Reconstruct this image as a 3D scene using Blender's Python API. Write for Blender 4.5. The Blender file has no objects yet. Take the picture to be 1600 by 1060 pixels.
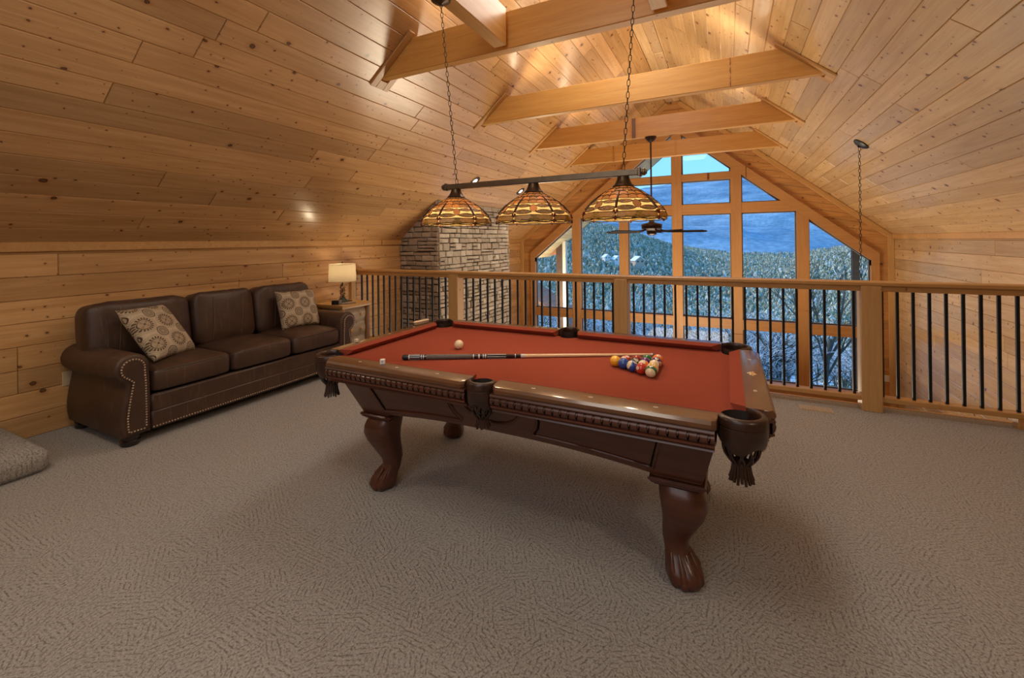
import bpy, bmesh, math, random
from mathutils import Vector, Matrix
sc = bpy.context.scene
COL = sc.collection
PI = math.pi
rnd = random.Random(7)

# ------------------------------------------------------------------ camera
H = 1.432
YAW, ROLL, FPX, PCX, PCY = -0.4616, -0.0122, 675.8, 800.0, 376.6
fw = Vector((math.sin(YAW), math.cos(YAW), 0)); rt = Vector((math.cos(YAW), -math.sin(YAW), 0)); up = Vector((0, 0, 1))
r2 = rt*math.cos(ROLL) + up*math.sin(ROLL); u2 = -rt*math.sin(ROLL) + up*math.cos(ROLL)
cd = bpy.data.cameras.new('camera'); cam = bpy.data.objects.new('camera', cd); COL.objects.link(cam)
M = Matrix.Identity(4)
for i in range(3):
    M[i][0] = r2[i]; M[i][1] = u2[i]; M[i][2] = -fw[i]
M[2][3] = H
cam.matrix_world = M
cd.sensor_width = 36.0; cd.sensor_fit = 'HORIZONTAL'; cd.lens = FPX/1600*36.0
cd.shift_y = -(530-PCY)/1600; cd.clip_start = 0.05; cd.clip_end = 20000
sc.camera = cam

# ------------------------------------------------------------------ colour management, world
sc.view_settings.view_transform = 'Standard'; sc.view_settings.look = 'None'
sc.view_settings.gamma = 1.0; sc.view_settings.exposure = 0.12; sc.view_settings.use_curve_mapping = False
try:
    sc.cycles.use_denoising = True
    sc.cycles.max_bounces = 8; sc.cycles.diffuse_bounces = 5; sc.cycles.glossy_bounces = 4
    sc.cycles.transparent_max_bounces = 12; sc.cycles.sample_clamp_indirect = 6.0
    sc.cycles.volume_bounces = 0; sc.cycles.caustics_reflective = False; sc.cycles.caustics_refractive = False
except Exception:
    pass
w = bpy.data.worlds.new('sky'); sc.world = w; w.use_nodes = True
wn = w.node_tree; wn.nodes.clear()
def WN(t, **k):
    n = wn.nodes.new(t)
    for a, b in k.items(): setattr(n, a, b)
    return n
wo = WN('ShaderNodeOutputWorld'); bg = WN('ShaderNodeBackground'); tc = WN('ShaderNodeTexCoord')
sep = WN('ShaderNodeSeparateXYZ'); cr = WN('ShaderNodeValToRGB'); ns = WN('ShaderNodeTexNoise'); mp = WN('ShaderNodeMapping')
c2 = WN('ShaderNodeValToRGB'); mx = WN('ShaderNodeMixRGB')
wn.links.new(tc.outputs['Generated'], sep.inputs[0]); wn.links.new(sep.outputs['Z'], cr.inputs[0])
e = cr.color_ramp.elements
e[0].position = 0.0; e[0].color = (0.19, 0.38, 0.50, 1)
e[1].position = 1.0; e[1].color = (0.03, 0.17, 0.56, 1)
x = e.new(0.22); x.color = (0.10, 0.32, 0.52, 1)
x = e.new(0.5); x.color = (0.05, 0.24, 0.60, 1)
wn.links.new(tc.outputs['Generated'], mp.inputs[0]); mp.inputs['Scale'].default_value = (1.2, 1.2, 7)
ns.inputs['Scale'].default_value = 2.2; ns.inputs['Detail'].default_value = 6
wn.links.new(mp.outputs[0], ns.inputs['Vector']); wn.links.new(ns.outputs[0], c2.inputs[0])
c2.color_ramp.elements[0].position = 0.52; c2.color_ramp.elements[0].color = (0, 0, 0, 1)
c2.color_ramp.elements[1].position = 0.68; c2.color_ramp.elements[1].color = (0.6, 0.6, 0.6, 1)
wn.links.new(c2.outputs[0], mx.inputs[0]); wn.links.new(cr.outputs[0], mx.inputs[1]); mx.inputs[2].default_value = (0.30, 0.41, 0.48, 1)
wn.links.new(mx.outputs[0], bg.inputs[0]); bg.inputs[1].default_value = 2.4
wn.links.new(bg.outputs[0], wo.inputs[0])

# ------------------------------------------------------------------ lights (added soft fills without fixtures, recessed ceiling cans)
def area(name, loc, target, size, power, col, size_y=None, shape='SQUARE', spread=None):
    l = bpy.data.lights.new(name, 'AREA'); l.energy = power; l.color = col; l.size = size; l.shape = shape
    if size_y: l.shape = 'RECTANGLE'; l.size_y = size_y
    if spread: l.spread = spread
    o = bpy.data.objects.new(name, l); COL.objects.link(o); o.location = loc
    d = Vector(target) - Vector(loc); o.rotation_euler = d.to_track_quat('-Z', 'Y').to_euler()
    return o
sl = bpy.data.lights.new('sun', 'SUN'); sl.energy = 3.0; sl.color = (1.0, 0.92, 0.76); sl.angle = 0.02
so_ = bpy.data.objects.new('sun', sl); COL.objects.link(so_); so_.rotation_euler = Vector((0.93, -0.05, -0.36)).to_track_quat('-Z', 'Y').to_euler()
WARM = (1.0, 0.80, 0.56)
L_FILL = area('added_room_fill', (-0.9, -1.3, 2.6), (-1.0, 3.0, 1.6), 2.2, 25, (0.93, 0.96, 1.0))  # added cool fill behind the camera, no fixture there
L_TOP = area('added_ridge_fill', (-1.02, 3.95, 4.2), (-1.02, 3.6, 0), 1.7, 92, (1.0, 0.95, 0.87))  # added overhead fill, kept above the frame
L_TOP2 = area('added_loft_fill', (-1.02, 0.4, 3.9), (-1.4, 1.6, 0), 1.0, 22, (1.0, 0.90, 0.76))  # added fill over the loft, out of view
for y_, p_ in ((3.13, 8), (4.955, 10), (6.735, 12)): area('hidden_beam_fill', (-1.02, y_, 3.29), (-1.02, y_, 5), 2.2, p_, (1.0, 0.80, 0.55), 0.06)  # added strips hidden on the beam tops, brighten the ceiling
L_GR = area('added_great_room_fill', (-1.0, 7.4, -1.2), (-1.0, 7.2, 4.0), 2.0, 165, (1.0, 0.84, 0.61))  # added upward fill below the railing, no fixture
CANS = []

# ------------------------------------------------------------------ mesh helpers
class MB:
    def __init__(s): s.v = []; s.f = []; s.m = []; s.mi = 0
    def add(s, vs, fs):
        o = len(s.v); s.v += [tuple(p) for p in vs]
        s.f += [tuple(i+o for i in f) for f in fs]; s.m += [s.mi]*len(fs)
    def box(s, a, b):
        x0, y0, z0 = a; x1, y1, z1 = b
        s.add([(x0,y0,z0),(x1,y0,z0),(x1,y1,z0),(x0,y1,z0),(x0,y0,z1),(x1,y0,z1),(x1,y1,z1),(x0,y1,z1)],
              [(3,2,1,0),(4,5,6,7),(0,1,5,4),(1,2,6,5),(2,3,7,6),(3,0,4,7)])
    def cbox(s, a, b, c):
        """box with chamfered edges"""
        vs = []; idx = {}
        lo, hi = a, b
        c = min(c, *[(hi[i]-lo[i])*0.49 for i in range(3)])
        for sx in (0,1):
            for sy in (0,1):
                for sz in (0,1):
                    P = [(hi if q else lo)[i] for i, q in enumerate((sx,sy,sz))]
                    D = [(-c if q else c) for q in (sx,sy,sz)]
                    for ax in range(3):
                        p = [P[i] + (0 if i == ax else D[i]) for i in range(3)]
                        idx[(sx,sy,sz,ax)] = len(vs); vs.append(p)
        fs = []
        for ax in range(3):
            o = [i for i in range(3) if i != ax]
            for q in (0,1):
                def k(u,v):
                    t = [0,0,0]; t[ax] = q; t[o[0]] = u; t[o[1]] = v; return idx[(*t, ax)]
                f = [k(0,0),k(1,0),k(1,1),k(0,1)]
                if (q == 0) != (ax == 1): f.reverse()
                fs.append(f)
        for ax in range(3):
            o = [i for i in range(3) if i != ax]
            for u in (0,1):
                for v in (0,1):
                    def k(q, fa):
                        t = [0,0,0]; t[ax] = q; t[o[0]] = u; t[o[1]] = v; return idx[(*t, fa)]
                    fs.append([k(0,o[0]),k(1,o[0]),k(1,o[1]),k(0,o[1])])
        for sx in (0,1):
            for sy in (0,1):
                for sz in (0,1):
                    fs.append([idx[(sx,sy,sz,a_)] for a_ in range(3)])
        s.add(vs, fs)
    def loft(s, rings, close=True, cap0=True, cap1=True):
        n = len(rings[0]); vs = [p for r in rings for p in r]; fs = []
        for i in range(len(rings)-1):
            for j in range(n if close else n-1):
                k = (j+1) % n
                fs.append((i*n+j, i*n+k, (i+1)*n+k, (i+1)*n+j))
        if cap0 and close: fs.append(tuple(reversed(range(n))))
        if cap1 and close: fs.append(tuple(range((len(rings)-1)*n, len(rings)*n)))
        s.add(vs, fs)
    def lathe(s, prof, c=(0,0,0), n=24, cap=True):
        rings = [[(c[0]+r*math.cos(2*PI*j/n), c[1]+r*math.sin(2*PI*j/n), c[2]+z) for j in range(n)] for r, z in prof]
        s.loft(rings, True, cap, cap)
    def tube(s, pts, r, n=8, closed=False, cap=True):
        pts = [Vector(p) for p in pts]; rings = []; N = len(pts); prev = None
        for i, p in enumerate(pts):
            if closed: t = pts[(i+1) % N] - pts[i-1]
            else: t = pts[min(i+1, N-1)] - pts[max(i-1, 0)]
            if t.length < 1e-9: t = Vector((0,0,1))
            t.normalize()
            if prev is None:
                a = Vector((0,0,1)) if abs(t.z) < 0.9 else Vector((1,0,0))
                u = t.cross(a).normalized()
            else:
                u = (prev - t*prev.dot(t)); u = u.normalized() if u.length > 1e-6 else t.orthogonal().normalized()
            prev = u; v = t.cross(u)
            rr = r[i] if isinstance(r, (list, tuple)) else r
            rings.append([p + u*rr*math.cos(2*PI*j/n) + v*rr*math.sin(2*PI*j/n) for j in range(n)])
        if closed: rings.append(rings[0]); s.loft(rings, True, False, False)
        else: s.loft(rings, True, cap, cap)
    def ell(s, c, r, n=12, m=8):
        rings = []
        for i in range(m+1):
            a = -PI/2 + PI*i/m
            cc = max(math.cos(a), 0.02)
            rings.append([(c[0]+r[0]*cc*math.cos(2*PI*j/n), c[1]+r[1]*cc*math.sin(2*PI*j/n), c[2]+r[2]*math.sin(a)) for j in range(n)])
        s.loft(rings)
    def prism(s, poly, z0, z1, f=lambda x, y, z: (x, y, z)):
        s.loft([[f(x, y, z0) for x, y in poly], [f(x, y, z1) for x, y in poly]])
    def mesh(s, name, mats, smooth=None, fix=True):
        me = bpy.data.meshes.new(name); me.from_pydata(s.v, [], s.f)
        if not isinstance(mats, (list, tuple)): mats = [mats]
        for m in mats: me.materials.append(m)
        if len(mats) > 1:
            for p, i in zip(me.polygons, s.m): p.material_index = i
        if fix:
            b = bmesh.new(); b.from_mesh(me); bmesh.ops.recalc_face_normals(b, faces=b.faces); b.to_mesh(me); b.free()
        if smooth is not None:
            me.shade_smooth(); me.set_sharp_from_angle(angle=math.radians(smooth))
        me.update(); return me
    def build(s, name, mats, parent=None, smooth=None, fix=True, loc=None):
        o = bpy.data.objects.new(name, s.mesh(name, mats, smooth, fix)); COL.objects.link(o)
        if parent: o.parent = parent
        if loc: o.location = loc
        return o
def link(name, me, parent=None, mat=None, loc=None):
    o = bpy.data.objects.new(name, me); COL.objects.link(o)
    if parent: o.parent = parent
    if mat is not None: o.matrix_basis = mat
    if loc is not None: o.location = loc
    return o
def empty(name, loc=(0,0,0), parent=None):
    o = bpy.data.objects.new(name, None); COL.objects.link(o); o.location = loc; o.empty_display_size = 0.1
    if parent: o.parent = parent
    return o
def tag(o, label, cat, group=None):
    o['label'] = label; o['category'] = cat
    if group: o['group'] = group
    return o
def thing(name, loc, label, cat, group=None): return tag(empty(name, loc), label, cat, group)
def struct(name, loc=(0,0,0)):
    o = empty(name, loc); o['kind'] = 'structure'; return o
def frame(o, ex, ey, ez):
    m = Matrix.Identity(4)
    for i in range(3): m[i][0] = ex[i]; m[i][1] = ey[i]; m[i][2] = ez[i]; m[i][3] = o[i]
    return m
def inset(poly, c):
    n = len(poly); out = []
    ar = sum(poly[i][0]*poly[(i+1)%n][1]-poly[(i+1)%n][0]*poly[i][1] for i in range(n))
    sg = 1 if ar > 0 else -1
    L = []
    for i in range(n):
        a, b = Vector(poly[i]), Vector(poly[(i+1)%n]); d = (b-a)
        if d.length < 1e-9: d = Vector((1e-9,0))
        d.normalize(); nn = Vector((-d.y, d.x))*sg
        L.append((a+nn*c, d))
    for i in range(n):
        p, d = L[i-1]; q, e_ = L[i]
        cr_ = d.x*e_.y-d.y*e_.x
        if abs(cr_) < 1e-6: out.append(tuple(q)); continue
        t = ((q.x-p.x)*e_.y-(q.y-p.y)*e_.x)/cr_
        out.append(tuple(p+d*t))
    return out
def clip(poly, a, b, c):
    """keep a*x+b*y<=c"""
    out = []
    for i in range(len(poly)):
        p, q = poly[i], poly[(i+1) % len(poly)]
        dp, dq = a*p[0]+b*p[1]-c, a*q[0]+b*q[1]-c
        if dp <= 0: out.append(p)
        if (dp < 0 < dq) or (dq < 0 < dp):
            t = dp/(dp-dq); out.append((p[0]+(q[0]-p[0])*t, p[1]+(q[1]-p[1])*t))
    o2 = []
    for p in out:
        if not o2 or math.hypot(p[0]-o2[-1][0], p[1]-o2[-1][1]) > 1e-4: o2.append(p)
    if len(o2) > 1 and math.hypot(o2[0][0]-o2[-1][0], o2[0][1]-o2[-1][1]) < 1e-4: o2.pop()
    return o2
def area2(poly): return abs(sum(poly[i][0]*poly[(i+1)%len(poly)][1]-poly[(i+1)%len(poly)][0]*poly[i][1] for i in range(len(poly))))/2
def slab_mesh(name, poly, t, c, mat, jit=0.0):
    """piece with outline poly in local xy, face at z=0, back at z=-t, chamfer c on the face"""
    b = MB(); ip = inset(poly, c)
    b.loft([[(x,y,-t) for x,y in poly], [(x,y,-c) for x,y in poly], [(x,y,(rnd.uniform(-jit,jit) if jit else 0)) for x,y in ip]])
    return b.mesh(name, mat, fix=True)
def mirror_mb(b, sx, sy):
    b.v = [(x*sx, y*sy, z) for x, y, z in b.v]; return b

# ------------------------------------------------------------------ materials
def mat(name):
    m = bpy.data.materials.new(name); m.use_nodes = True; nt = m.node_tree; nt.nodes.clear()
    o = nt.nodes.new('ShaderNodeOutputMaterial'); p = nt.nodes.new('ShaderNodeBsdfPrincipled')
    nt.links.new(p.outputs[0], o.inputs[0]); return m, nt, p
class NT:
    def __init__(s, nt): s.nt = nt
    def n(s, t, inp=None, **k):
        x = s.nt.nodes.new(t)
        for a, b in k.items(): setattr(x, a, b)
        if inp:
            for a, b in inp.items():
                if hasattr(b, 'is_linked') or isinstance(b, bpy.types.NodeSocket): s.nt.links.new(b, x.inputs[a])
                else: x.inputs[a].default_value = b
        return x
    def math(s, op, a, b=0.0, c=None):
        d = {0: a, 1: b}
        if c is not None: d[2] = c
        return s.n('ShaderNodeMath', d, operation=op).outputs[0]
    def mix(s, f, a, b, bt='MIX'): return s.n('ShaderNodeMixRGB', {0: f, 1: a, 2: b}, blend_type=bt).outputs[0]
    def ramp(s, f, els, interp='LINEAR'):
        r = s.n('ShaderNodeValToRGB', {0: f}); r.color_ramp.interpolation = interp
        e = r.color_ramp.elements
        while len(e) > 1: e.remove(e[-1])
        e[0].position = els[0][0]; c = els[0][1]; e[0].color = (*c, 1) if isinstance(c, tuple) else (c, c, c, 1)
        for p, c in els[1:]:
            q = e.new(p); q.color = (*c, 1) if isinstance(c, tuple) else (c, c, c, 1)
        return r.outputs[0]
def rgba(c): return (*c, 1)
def simple(name, col, rough=0.5, metal=0.0, var=0.0, scale=20, bump=0.0, spec=None, coat=0.0):
    m, nt, p = mat(name); N = NT(nt)
    p.inputs['Roughness'].default_value = rough; p.inputs['Metallic'].default_value = metal
    if spec is not None: p.inputs['Specular IOR Level'].default_value = spec
    if coat: p.inputs['Coat Weight'].default_value = coat; p.inputs['Coat Roughness'].default_value = 0.1
    t = N.n('ShaderNodeTexCoord').outputs['Object']
    nz = N.n('ShaderNodeTexNoise', {'Vector': t, 'Scale': scale, 'Detail': 4.0}).outputs[0]
    f = N.ramp(nz, [(0.3, 1-var), (0.7, 1+var*0.4)])
    nt.links.new(N.mix(1.0, rgba(col), f, 'MULTIPLY'), p.inputs['Base Color'])
    if bump:
        b = N.n('ShaderNodeBump', {'Strength': bump, 'Distance': 0.004, 'Height': nz}); nt.links.new(b.outputs[0], p.inputs['Normal'])
    return m
def pine(name, base, dark, rough=0.32, knots=1.0, coat=0.25, axis=0, var=0.22, kscale=4.6):
    """lacquered knotty pine, grain along local axis, every board its own tone"""
    m, nt, p = mat(name); N = NT(nt)
    t = N.n('ShaderNodeTexCoord').outputs['Object']
    r = N.n('ShaderNodeObjectInfo').outputs['Random']
    off = N.n('ShaderNodeCombineXYZ', {0: N.math('MULTIPLY', r, 71.3), 1: N.math('MULTIPLY', r, 37.7), 2: N.math('MULTIPLY', r, 13.1)}).outputs[0]
    if axis == 1: t = N.n('ShaderNodeMapping', {'Vector': t, 'Rotation': (0, 0, PI/2)}).outputs[0]
    if axis == 2: t = N.n('ShaderNodeMapping', {'Vector': t, 'Rotation': (0, PI/2, 0)}).outputs[0]
    q = N.n('ShaderNodeVectorMath', {0: t, 1: off}, operation='ADD').outputs[0]
    g1 = N.n('ShaderNodeTexNoise', {'Vector': N.n('ShaderNodeMapping', {'Vector': q, 'Scale': (0.9, 14, 14)}).outputs[0], 'Scale': 1.6, 'Detail': 5.0, 'Distortion': 0.6}).outputs[0]
    g2 = N.n('ShaderNodeTexNoise', {'Vector': N.n('ShaderNodeMapping', {'Vector': q, 'Scale': (3, 90, 90)}).outputs[0], 'Scale': 1.5, 'Detail': 3.0}).outputs[0]
    c = N.mix(N.ramp(g1, [(0.35, 0.0), (0.75, 1.0)]), rgba(base), rgba(dark))
    c = N.mix(N.math('MULTIPLY', N.ramp(g2, [(0.5, 0.0), (0.8, 1.0)]), 0.35), c, rgba(tuple(v*0.55 for v in dark)))
    tone = N.ramp(N.math('FRACT', N.math('MULTIPLY', r, 17.31)), [(0.0, 1-var), (0.6, 1.0), (1.0, 1+var*0.45)])
    c = N.mix(1.0, c, tone, 'MULTIPLY')
    if knots:
        for ks, rad, thr in ((kscale, 0.070, 1-0.48*knots), (kscale*2.6, 0.075, 1-0.36*knots)):
            vv = N.n('ShaderNodeVectorMath', {0: N.n('ShaderNodeMapping', {'Vector': q, 'Scale': (0.85, 1, 1)}).outputs[0], 1: N.n('ShaderNodeVectorMath', {0: N.n('ShaderNodeTexNoise', {'Vector': q, 'Scale': 30.0}).outputs[1], 1: (0.012, 0.012, 0)}, operation='MULTIPLY').outputs[0]}, operation='ADD').outputs[0]
            vo = N.n('ShaderNodeTexVoronoi', {'Vector': vv, 'Scale': ks}, voronoi_dimensions='2D')
            cs = N.n('ShaderNodeSeparateColor', {0: vo.outputs['Color']})
            has = N.math('GREATER_THAN', cs.outputs[0], thr)
            rr = N.math('MULTIPLY', N.math('ADD', N.math('MULTIPLY', N.math('POWER', cs.outputs[1], 2.0), 1.1), 0.3), rad)
            d = N.math('DIVIDE', vo.outputs['Distance'], rr)
            core = N.math('MULTIPLY', N.ramp(d, [(0.55, 0.75), (0.8, 1.0), (1.0, 0.0)]), has)
            halo = N.math('MULTIPLY', N.ramp(d, [(0.0, 0.5), (2.4/2.4, 0.0)]), has)
            halo = N.math('MULTIPLY', N.ramp(N.math('MULTIPLY', d, 0.4), [(0.3, 0.45), (1.0, 0.0)]), has)
            c = N.mix(halo, c, rgba((dark[0]*0.75, dark[1]*0.5, dark[2]*0.4)))
            c = N.mix(core, c, rgba((0.06, 0.018, 0.009)))
    nt.links.new(c, p.inputs['Base Color'])
    p.inputs['Roughness'].default_value = rough
    p.inputs['Coat Weight'].default_value = coat; p.inputs['Coat Roughness'].default_value = 0.22
    b = N.n('ShaderNodeBump', {'Strength': 0.12, 'Distance': 0.002, 'Height': g2}); nt.links.new(b.outputs[0], p.inputs['Normal'])
    return m
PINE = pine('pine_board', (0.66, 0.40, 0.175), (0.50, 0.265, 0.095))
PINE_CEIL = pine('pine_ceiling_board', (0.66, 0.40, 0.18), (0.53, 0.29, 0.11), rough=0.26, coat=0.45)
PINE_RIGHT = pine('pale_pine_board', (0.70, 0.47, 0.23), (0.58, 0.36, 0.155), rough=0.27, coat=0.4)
PINE_BEAM = pine('pine_beam', (0.66, 0.36, 0.10), (0.58, 0.28, 0.065), rough=0.4, knots=0.55, coat=0.12, var=0.08, kscale=2.4)
PINE_TRIM = pine('pine_trim', (0.62, 0.36, 0.135), (0.54, 0.28, 0.09), rough=0.38, knots=0.35, coat=0.15, var=0.12)
PINE_TRIM_Z = pine('pine_upright', (0.64, 0.40, 0.165), (0.56, 0.32, 0.115), rough=0.4, knots=0.3, coat=0.15, axis=2, var=0.08)
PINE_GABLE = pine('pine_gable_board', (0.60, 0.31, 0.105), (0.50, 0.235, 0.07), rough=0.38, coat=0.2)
PINE_WIN = pine('pine_window_frame', (0.56, 0.29, 0.105), (0.48, 0.225, 0.075), rough=0.42, knots=0.35, coat=0.12, var=0.08)
PINE_WIN_Z = pine('pine_window_upright', (0.56, 0.29, 0.105), (0.48, 0.225, 0.075), rough=0.42, knots=0.35, coat=0.12, var=0.08, axis=2)
GROOVE = simple('groove_shadow_wood', (0.16, 0.08, 0.03), 0.8)
PLASTER = simple('roof_deck', (0.3, 0.2, 0.12), 0.9)

def carpet():
    m, nt, p = mat('patterned_carpet'); N = NT(nt)
    t = N.n('ShaderNodeTexCoord').outputs['Object']
    vo = N.n('ShaderNodeTexVoronoi', {'Vector': t, 'Scale': 10.0}, voronoi_dimensions='2D')
    a = N.math('MULTIPLY', N.math('FLOOR', N.math('MULTIPLY', N.n('ShaderNodeSeparateColor', {0: vo.outputs['Color']}).outputs[0], 6.0)), PI/6)
    s_ = N.n('ShaderNodeSeparateXYZ', {0: t})
    along = N.math('ADD', N.math('MULTIPLY', s_.outputs[0], N.math('COSINE', a)), N.math('MULTIPLY', s_.outputs[1], N.math('SINE', a)))
    wob = N.n('ShaderNodeTexNoise', {'Vector': t, 'Scale': 18.0, 'Detail': 2.0}).outputs[0]
    st = N.math('SINE', N.math('ADD', N.math('MULTIPLY', along, 330.0), N.math('MULTIPLY', wob, 7.0)))
    st = N.ramp(st, [(0.0, 0.0), (0.62, 0.12), (1.0, 1.0)])
    brk = N.ramp(N.n('ShaderNodeTexNoise', {'Vector': t, 'Scale': 55.0, 'Detail': 2.0}).outputs[0], [(0.42, 0.0), (0.58, 1.0)])
    line = N.math('MULTIPLY', st, brk)
    fl = N.n('ShaderNodeTexNoise', {'Vector': t, 'Scale': 120.0, 'Detail': 4.0, 'Roughness': 0.8}).outputs[0]
    fleck = N.ramp(fl, [(0.36, 1.0), (0.47, 0.0)])
    light = N.ramp(fl, [(0.5, 0.0), (0.72, 1.0)])
    c = N.mix(light, rgba((0.365, 0.35, 0.33)), rgba((0.575, 0.56, 0.535)))
    c = N.mix(N.math('MULTIPLY', fleck, 0.9), c, rgba((0.085, 0.07, 0.055)))
    c = N.mix(N.math('MULTIPLY', line, 0.62), c, rgba((0.11, 0.085, 0.065)))
    nt.links.new(c, p.inputs['Base Color']); p.inputs['Roughness'].default_value = 0.95
    p.inputs['Specular IOR Level'].default_value = 0.1
    p.inputs['Sheen Weight'].default_value = 0.15
    hgt = N.math('SUBTRACT', fl, N.math('MULTIPLY', line, 0.8))
    b = N.n('ShaderNodeBump', {'Strength': 0.7, 'Distance': 0.006, 'Height': hgt}); nt.links.new(b.outputs[0], p.inputs['Normal'])
    return m
CARPET = carpet()
def stone():
    m, nt, p = mat('stacked_stone'); N = NT(nt)
    t = N.n('ShaderNodeTexCoord').outputs['Object']; r = N.n('ShaderNodeObjectInfo').outputs['Random']
    n1 = N.n('ShaderNodeTexNoise', {'Vector': t, 'Scale': 14.0, 'Detail': 6.0, 'Roughness': 0.65}).outputs[0]
    tone = N.ramp(r, [(0.0, (0.33, 0.28, 0.22)), (0.35, (0.47, 0.42, 0.35)), (0.6, (0.40, 0.33, 0.26)), (0.8, (0.56, 0.51, 0.44)), (1.0, (0.45, 0.38, 0.30))])
    c = N.mix(1.0, tone, N.ramp(n1, [(0.25, 0.62), (0.7, 1.12)]), 'MULTIPLY')
    nt.links.new(c, p.inputs['Base Color']); p.inputs['Roughness'].default_value = 0.9
    b = N.n('ShaderNodeBump', {'Strength': 0.8, 'Distance': 0.012, 'Height': n1}); nt.links.new(b.outputs[0], p.inputs['Normal'])
    return m
STONE = stone(); MORTAR = simple('dark_mortar', (0.075, 0.055, 0.04), 0.95)
BLACK = simple('black_iron', (0.012, 0.011, 0.011), 0.42, 0.3)
BRONZE = simple('oil_rubbed_bronze', (0.10, 0.066, 0.04), 0.38, 0.75, 0.25, 30)
BARM = simple('brushed_bronze_bar', (0.17, 0.125, 0.075), 0.36, 0.6, 0.15, 30)
WHITE = simple('white_plastic', (0.75, 0.72, 0.66), 0.4)
CREAM = simple('cream_plastic', (0.62, 0.50, 0.33), 0.5)
def mahog():
    m, nt, p = mat('mahogany'); N = NT(nt)
    t = N.n('ShaderNodeTexCoord').outputs['Object']
    g = N.n('ShaderNodeTexNoise', {'Vector': N.n('ShaderNodeMapping', {'Vector': t, 'Scale': (2, 30, 30)}).outputs[0], 'Scale': 1.5, 'Detail': 5.0}).outputs[0]
    nt.links.new(N.mix(N.ramp(g, [(0.3, 0.0), (0.75, 1.0)]), rgba((0.105, 0.030, 0.013)), rgba((0.058, 0.017, 0.008))), p.inputs['Base Color'])
    p.inputs['Roughness'].default_value = 0.4; p.inputs['Coat Weight'].default_value = 0.35; p.inputs['Coat Roughness'].default_value = 0.2
    return m
MAHOG = mahog()
MAHOG_TOP = simple('mahogany_rail', (0.12, 0.048, 0.018), 0.34, 0, 0.2, 12, coat=0.7)
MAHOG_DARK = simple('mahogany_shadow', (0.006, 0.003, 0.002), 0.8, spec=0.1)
CLOTH = simple('red_felt', (0.275, 0.058, 0.033), 0.95, 0, 0.08, 300, 0.1, spec=0.1)
LEATHER_P = simple('brown_pocket_leather', (0.036, 0.014, 0.008), 0.36, 0, 0.3, 25, 0.15, coat=0.1)
POCKET_IN = simple('pocket_liner', (0.018, 0.010, 0.008), 0.6)
PEARL = simple('pearl_inlay', (0.85, 0.80, 0.70), 0.25)
BRASS = simple('brass_inlay', (0.65, 0.42, 0.18), 0.35, 0.3)
def leather():
    m, nt, p = mat('distressed_brown_leather'); N = NT(nt)
    t = N.n('ShaderNodeTexCoord').outputs['Object']
    n1 = N.n('ShaderNodeTexNoise', {'Vector': t, 'Scale': 5.0, 'Detail': 6.0, 'Roughness': 0.6}).outputs[0]
    n2 = N.n('ShaderNodeTexVoronoi', {'Vector': t, 'Scale': 110.0}).outputs[0]
    n3 = N.n('ShaderNodeTexNoise', {'Vector': N.n('ShaderNodeMapping', {'Vector': t, 'Scale': (6, 26, 2.5)}).outputs[0], 'Scale': 2.0, 'Detail': 4.0}).outputs[0]
    c = N.mix(N.ramp(n1, [(0.3, 0.0), (0.75, 1.0)]), rgba((0.046, 0.024, 0.015)), rgba((0.085, 0.044, 0.026)))
    c = N.mix(N.math('MULTIPLY', N.ramp(n3, [(0.58, 0.0), (0.72, 1.0)]), 0.3), c, rgba((0.2, 0.13, 0.085)))
    nt.links.new(c, p.inputs['Base Color']); p.inputs['Roughness'].default_value = 0.46
    h = N.math('ADD', N.math('MULTIPLY', n2, 0.25), n3)
    b = N.n('ShaderNodeBump', {'Strength': 0.35, 'Distance': 0.004, 'Height': h}); nt.links.new(b.outputs[0], p.inputs['Normal'])
    return m
LEATHER = leather()
NAIL = simple('antique_brass_nail', (0.50, 0.38, 0.27), 0.3, 0.85)
DARKWOOD = simple('espresso_wood', (0.02, 0.012, 0.009), 0.25, coat=0.4)
STITCH = simple('tan_stitching', (0.16, 0.09, 0.05), 0.6)
PIPING = simple('dark_leather_piping', (0.03, 0.016, 0.01), 0.45)

# ------------------------------------------------------------------ room shell
XL, XR, ZE, S, YW = -4.70, 2.66, 1.455, 0.833, 9.93
XC = (XL+XR)/2; RH = 0.143                         # ridge centre, half width of the flat ridge boards
SA = math.atan(S); CA, SN = math.cos(SA), math.sin(SA)
YB = -1.9; LOWF = -2.65; YF = 4.62                 # back wall, great room floor, loft edge
SLOPE = (XC-RH-XL)/CA
EX, EY, EZ = Vector((1,0,0)), Vector((0,1,0)), Vector((0,0,1))
def rows_planks(parent, o, ex, ey, ez, length, height, wd, material, seed, lo=1.5, hi=3.7, t=0.018, c=0.005, keep=None):
    R = random.Random(seed); y = 0.0; n = 0
    while y < height-0.01:
        ww = min(wd, height-y); x_ = -R.uniform(0, 2.5)
        while x_ < length:
            l = R.uniform(lo, hi); a, b = max(0, x_), min(length, x_+l); x_ += l
            if b-a < 0.03: continue
            if keep and not keep(a, b, y, y+ww): continue
            g = 0.0012
            me = slab_mesh('plank', [(0,0),(b-a-2*g,0),(b-a-2*g,ww-0.002),(0,ww-0.002)], t, c, material)
            link('plank', me, parent, frame(o + ex*(a+g) + ey*y, ex, ey, ez)); n += 1
        y += wd
    return n
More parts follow.
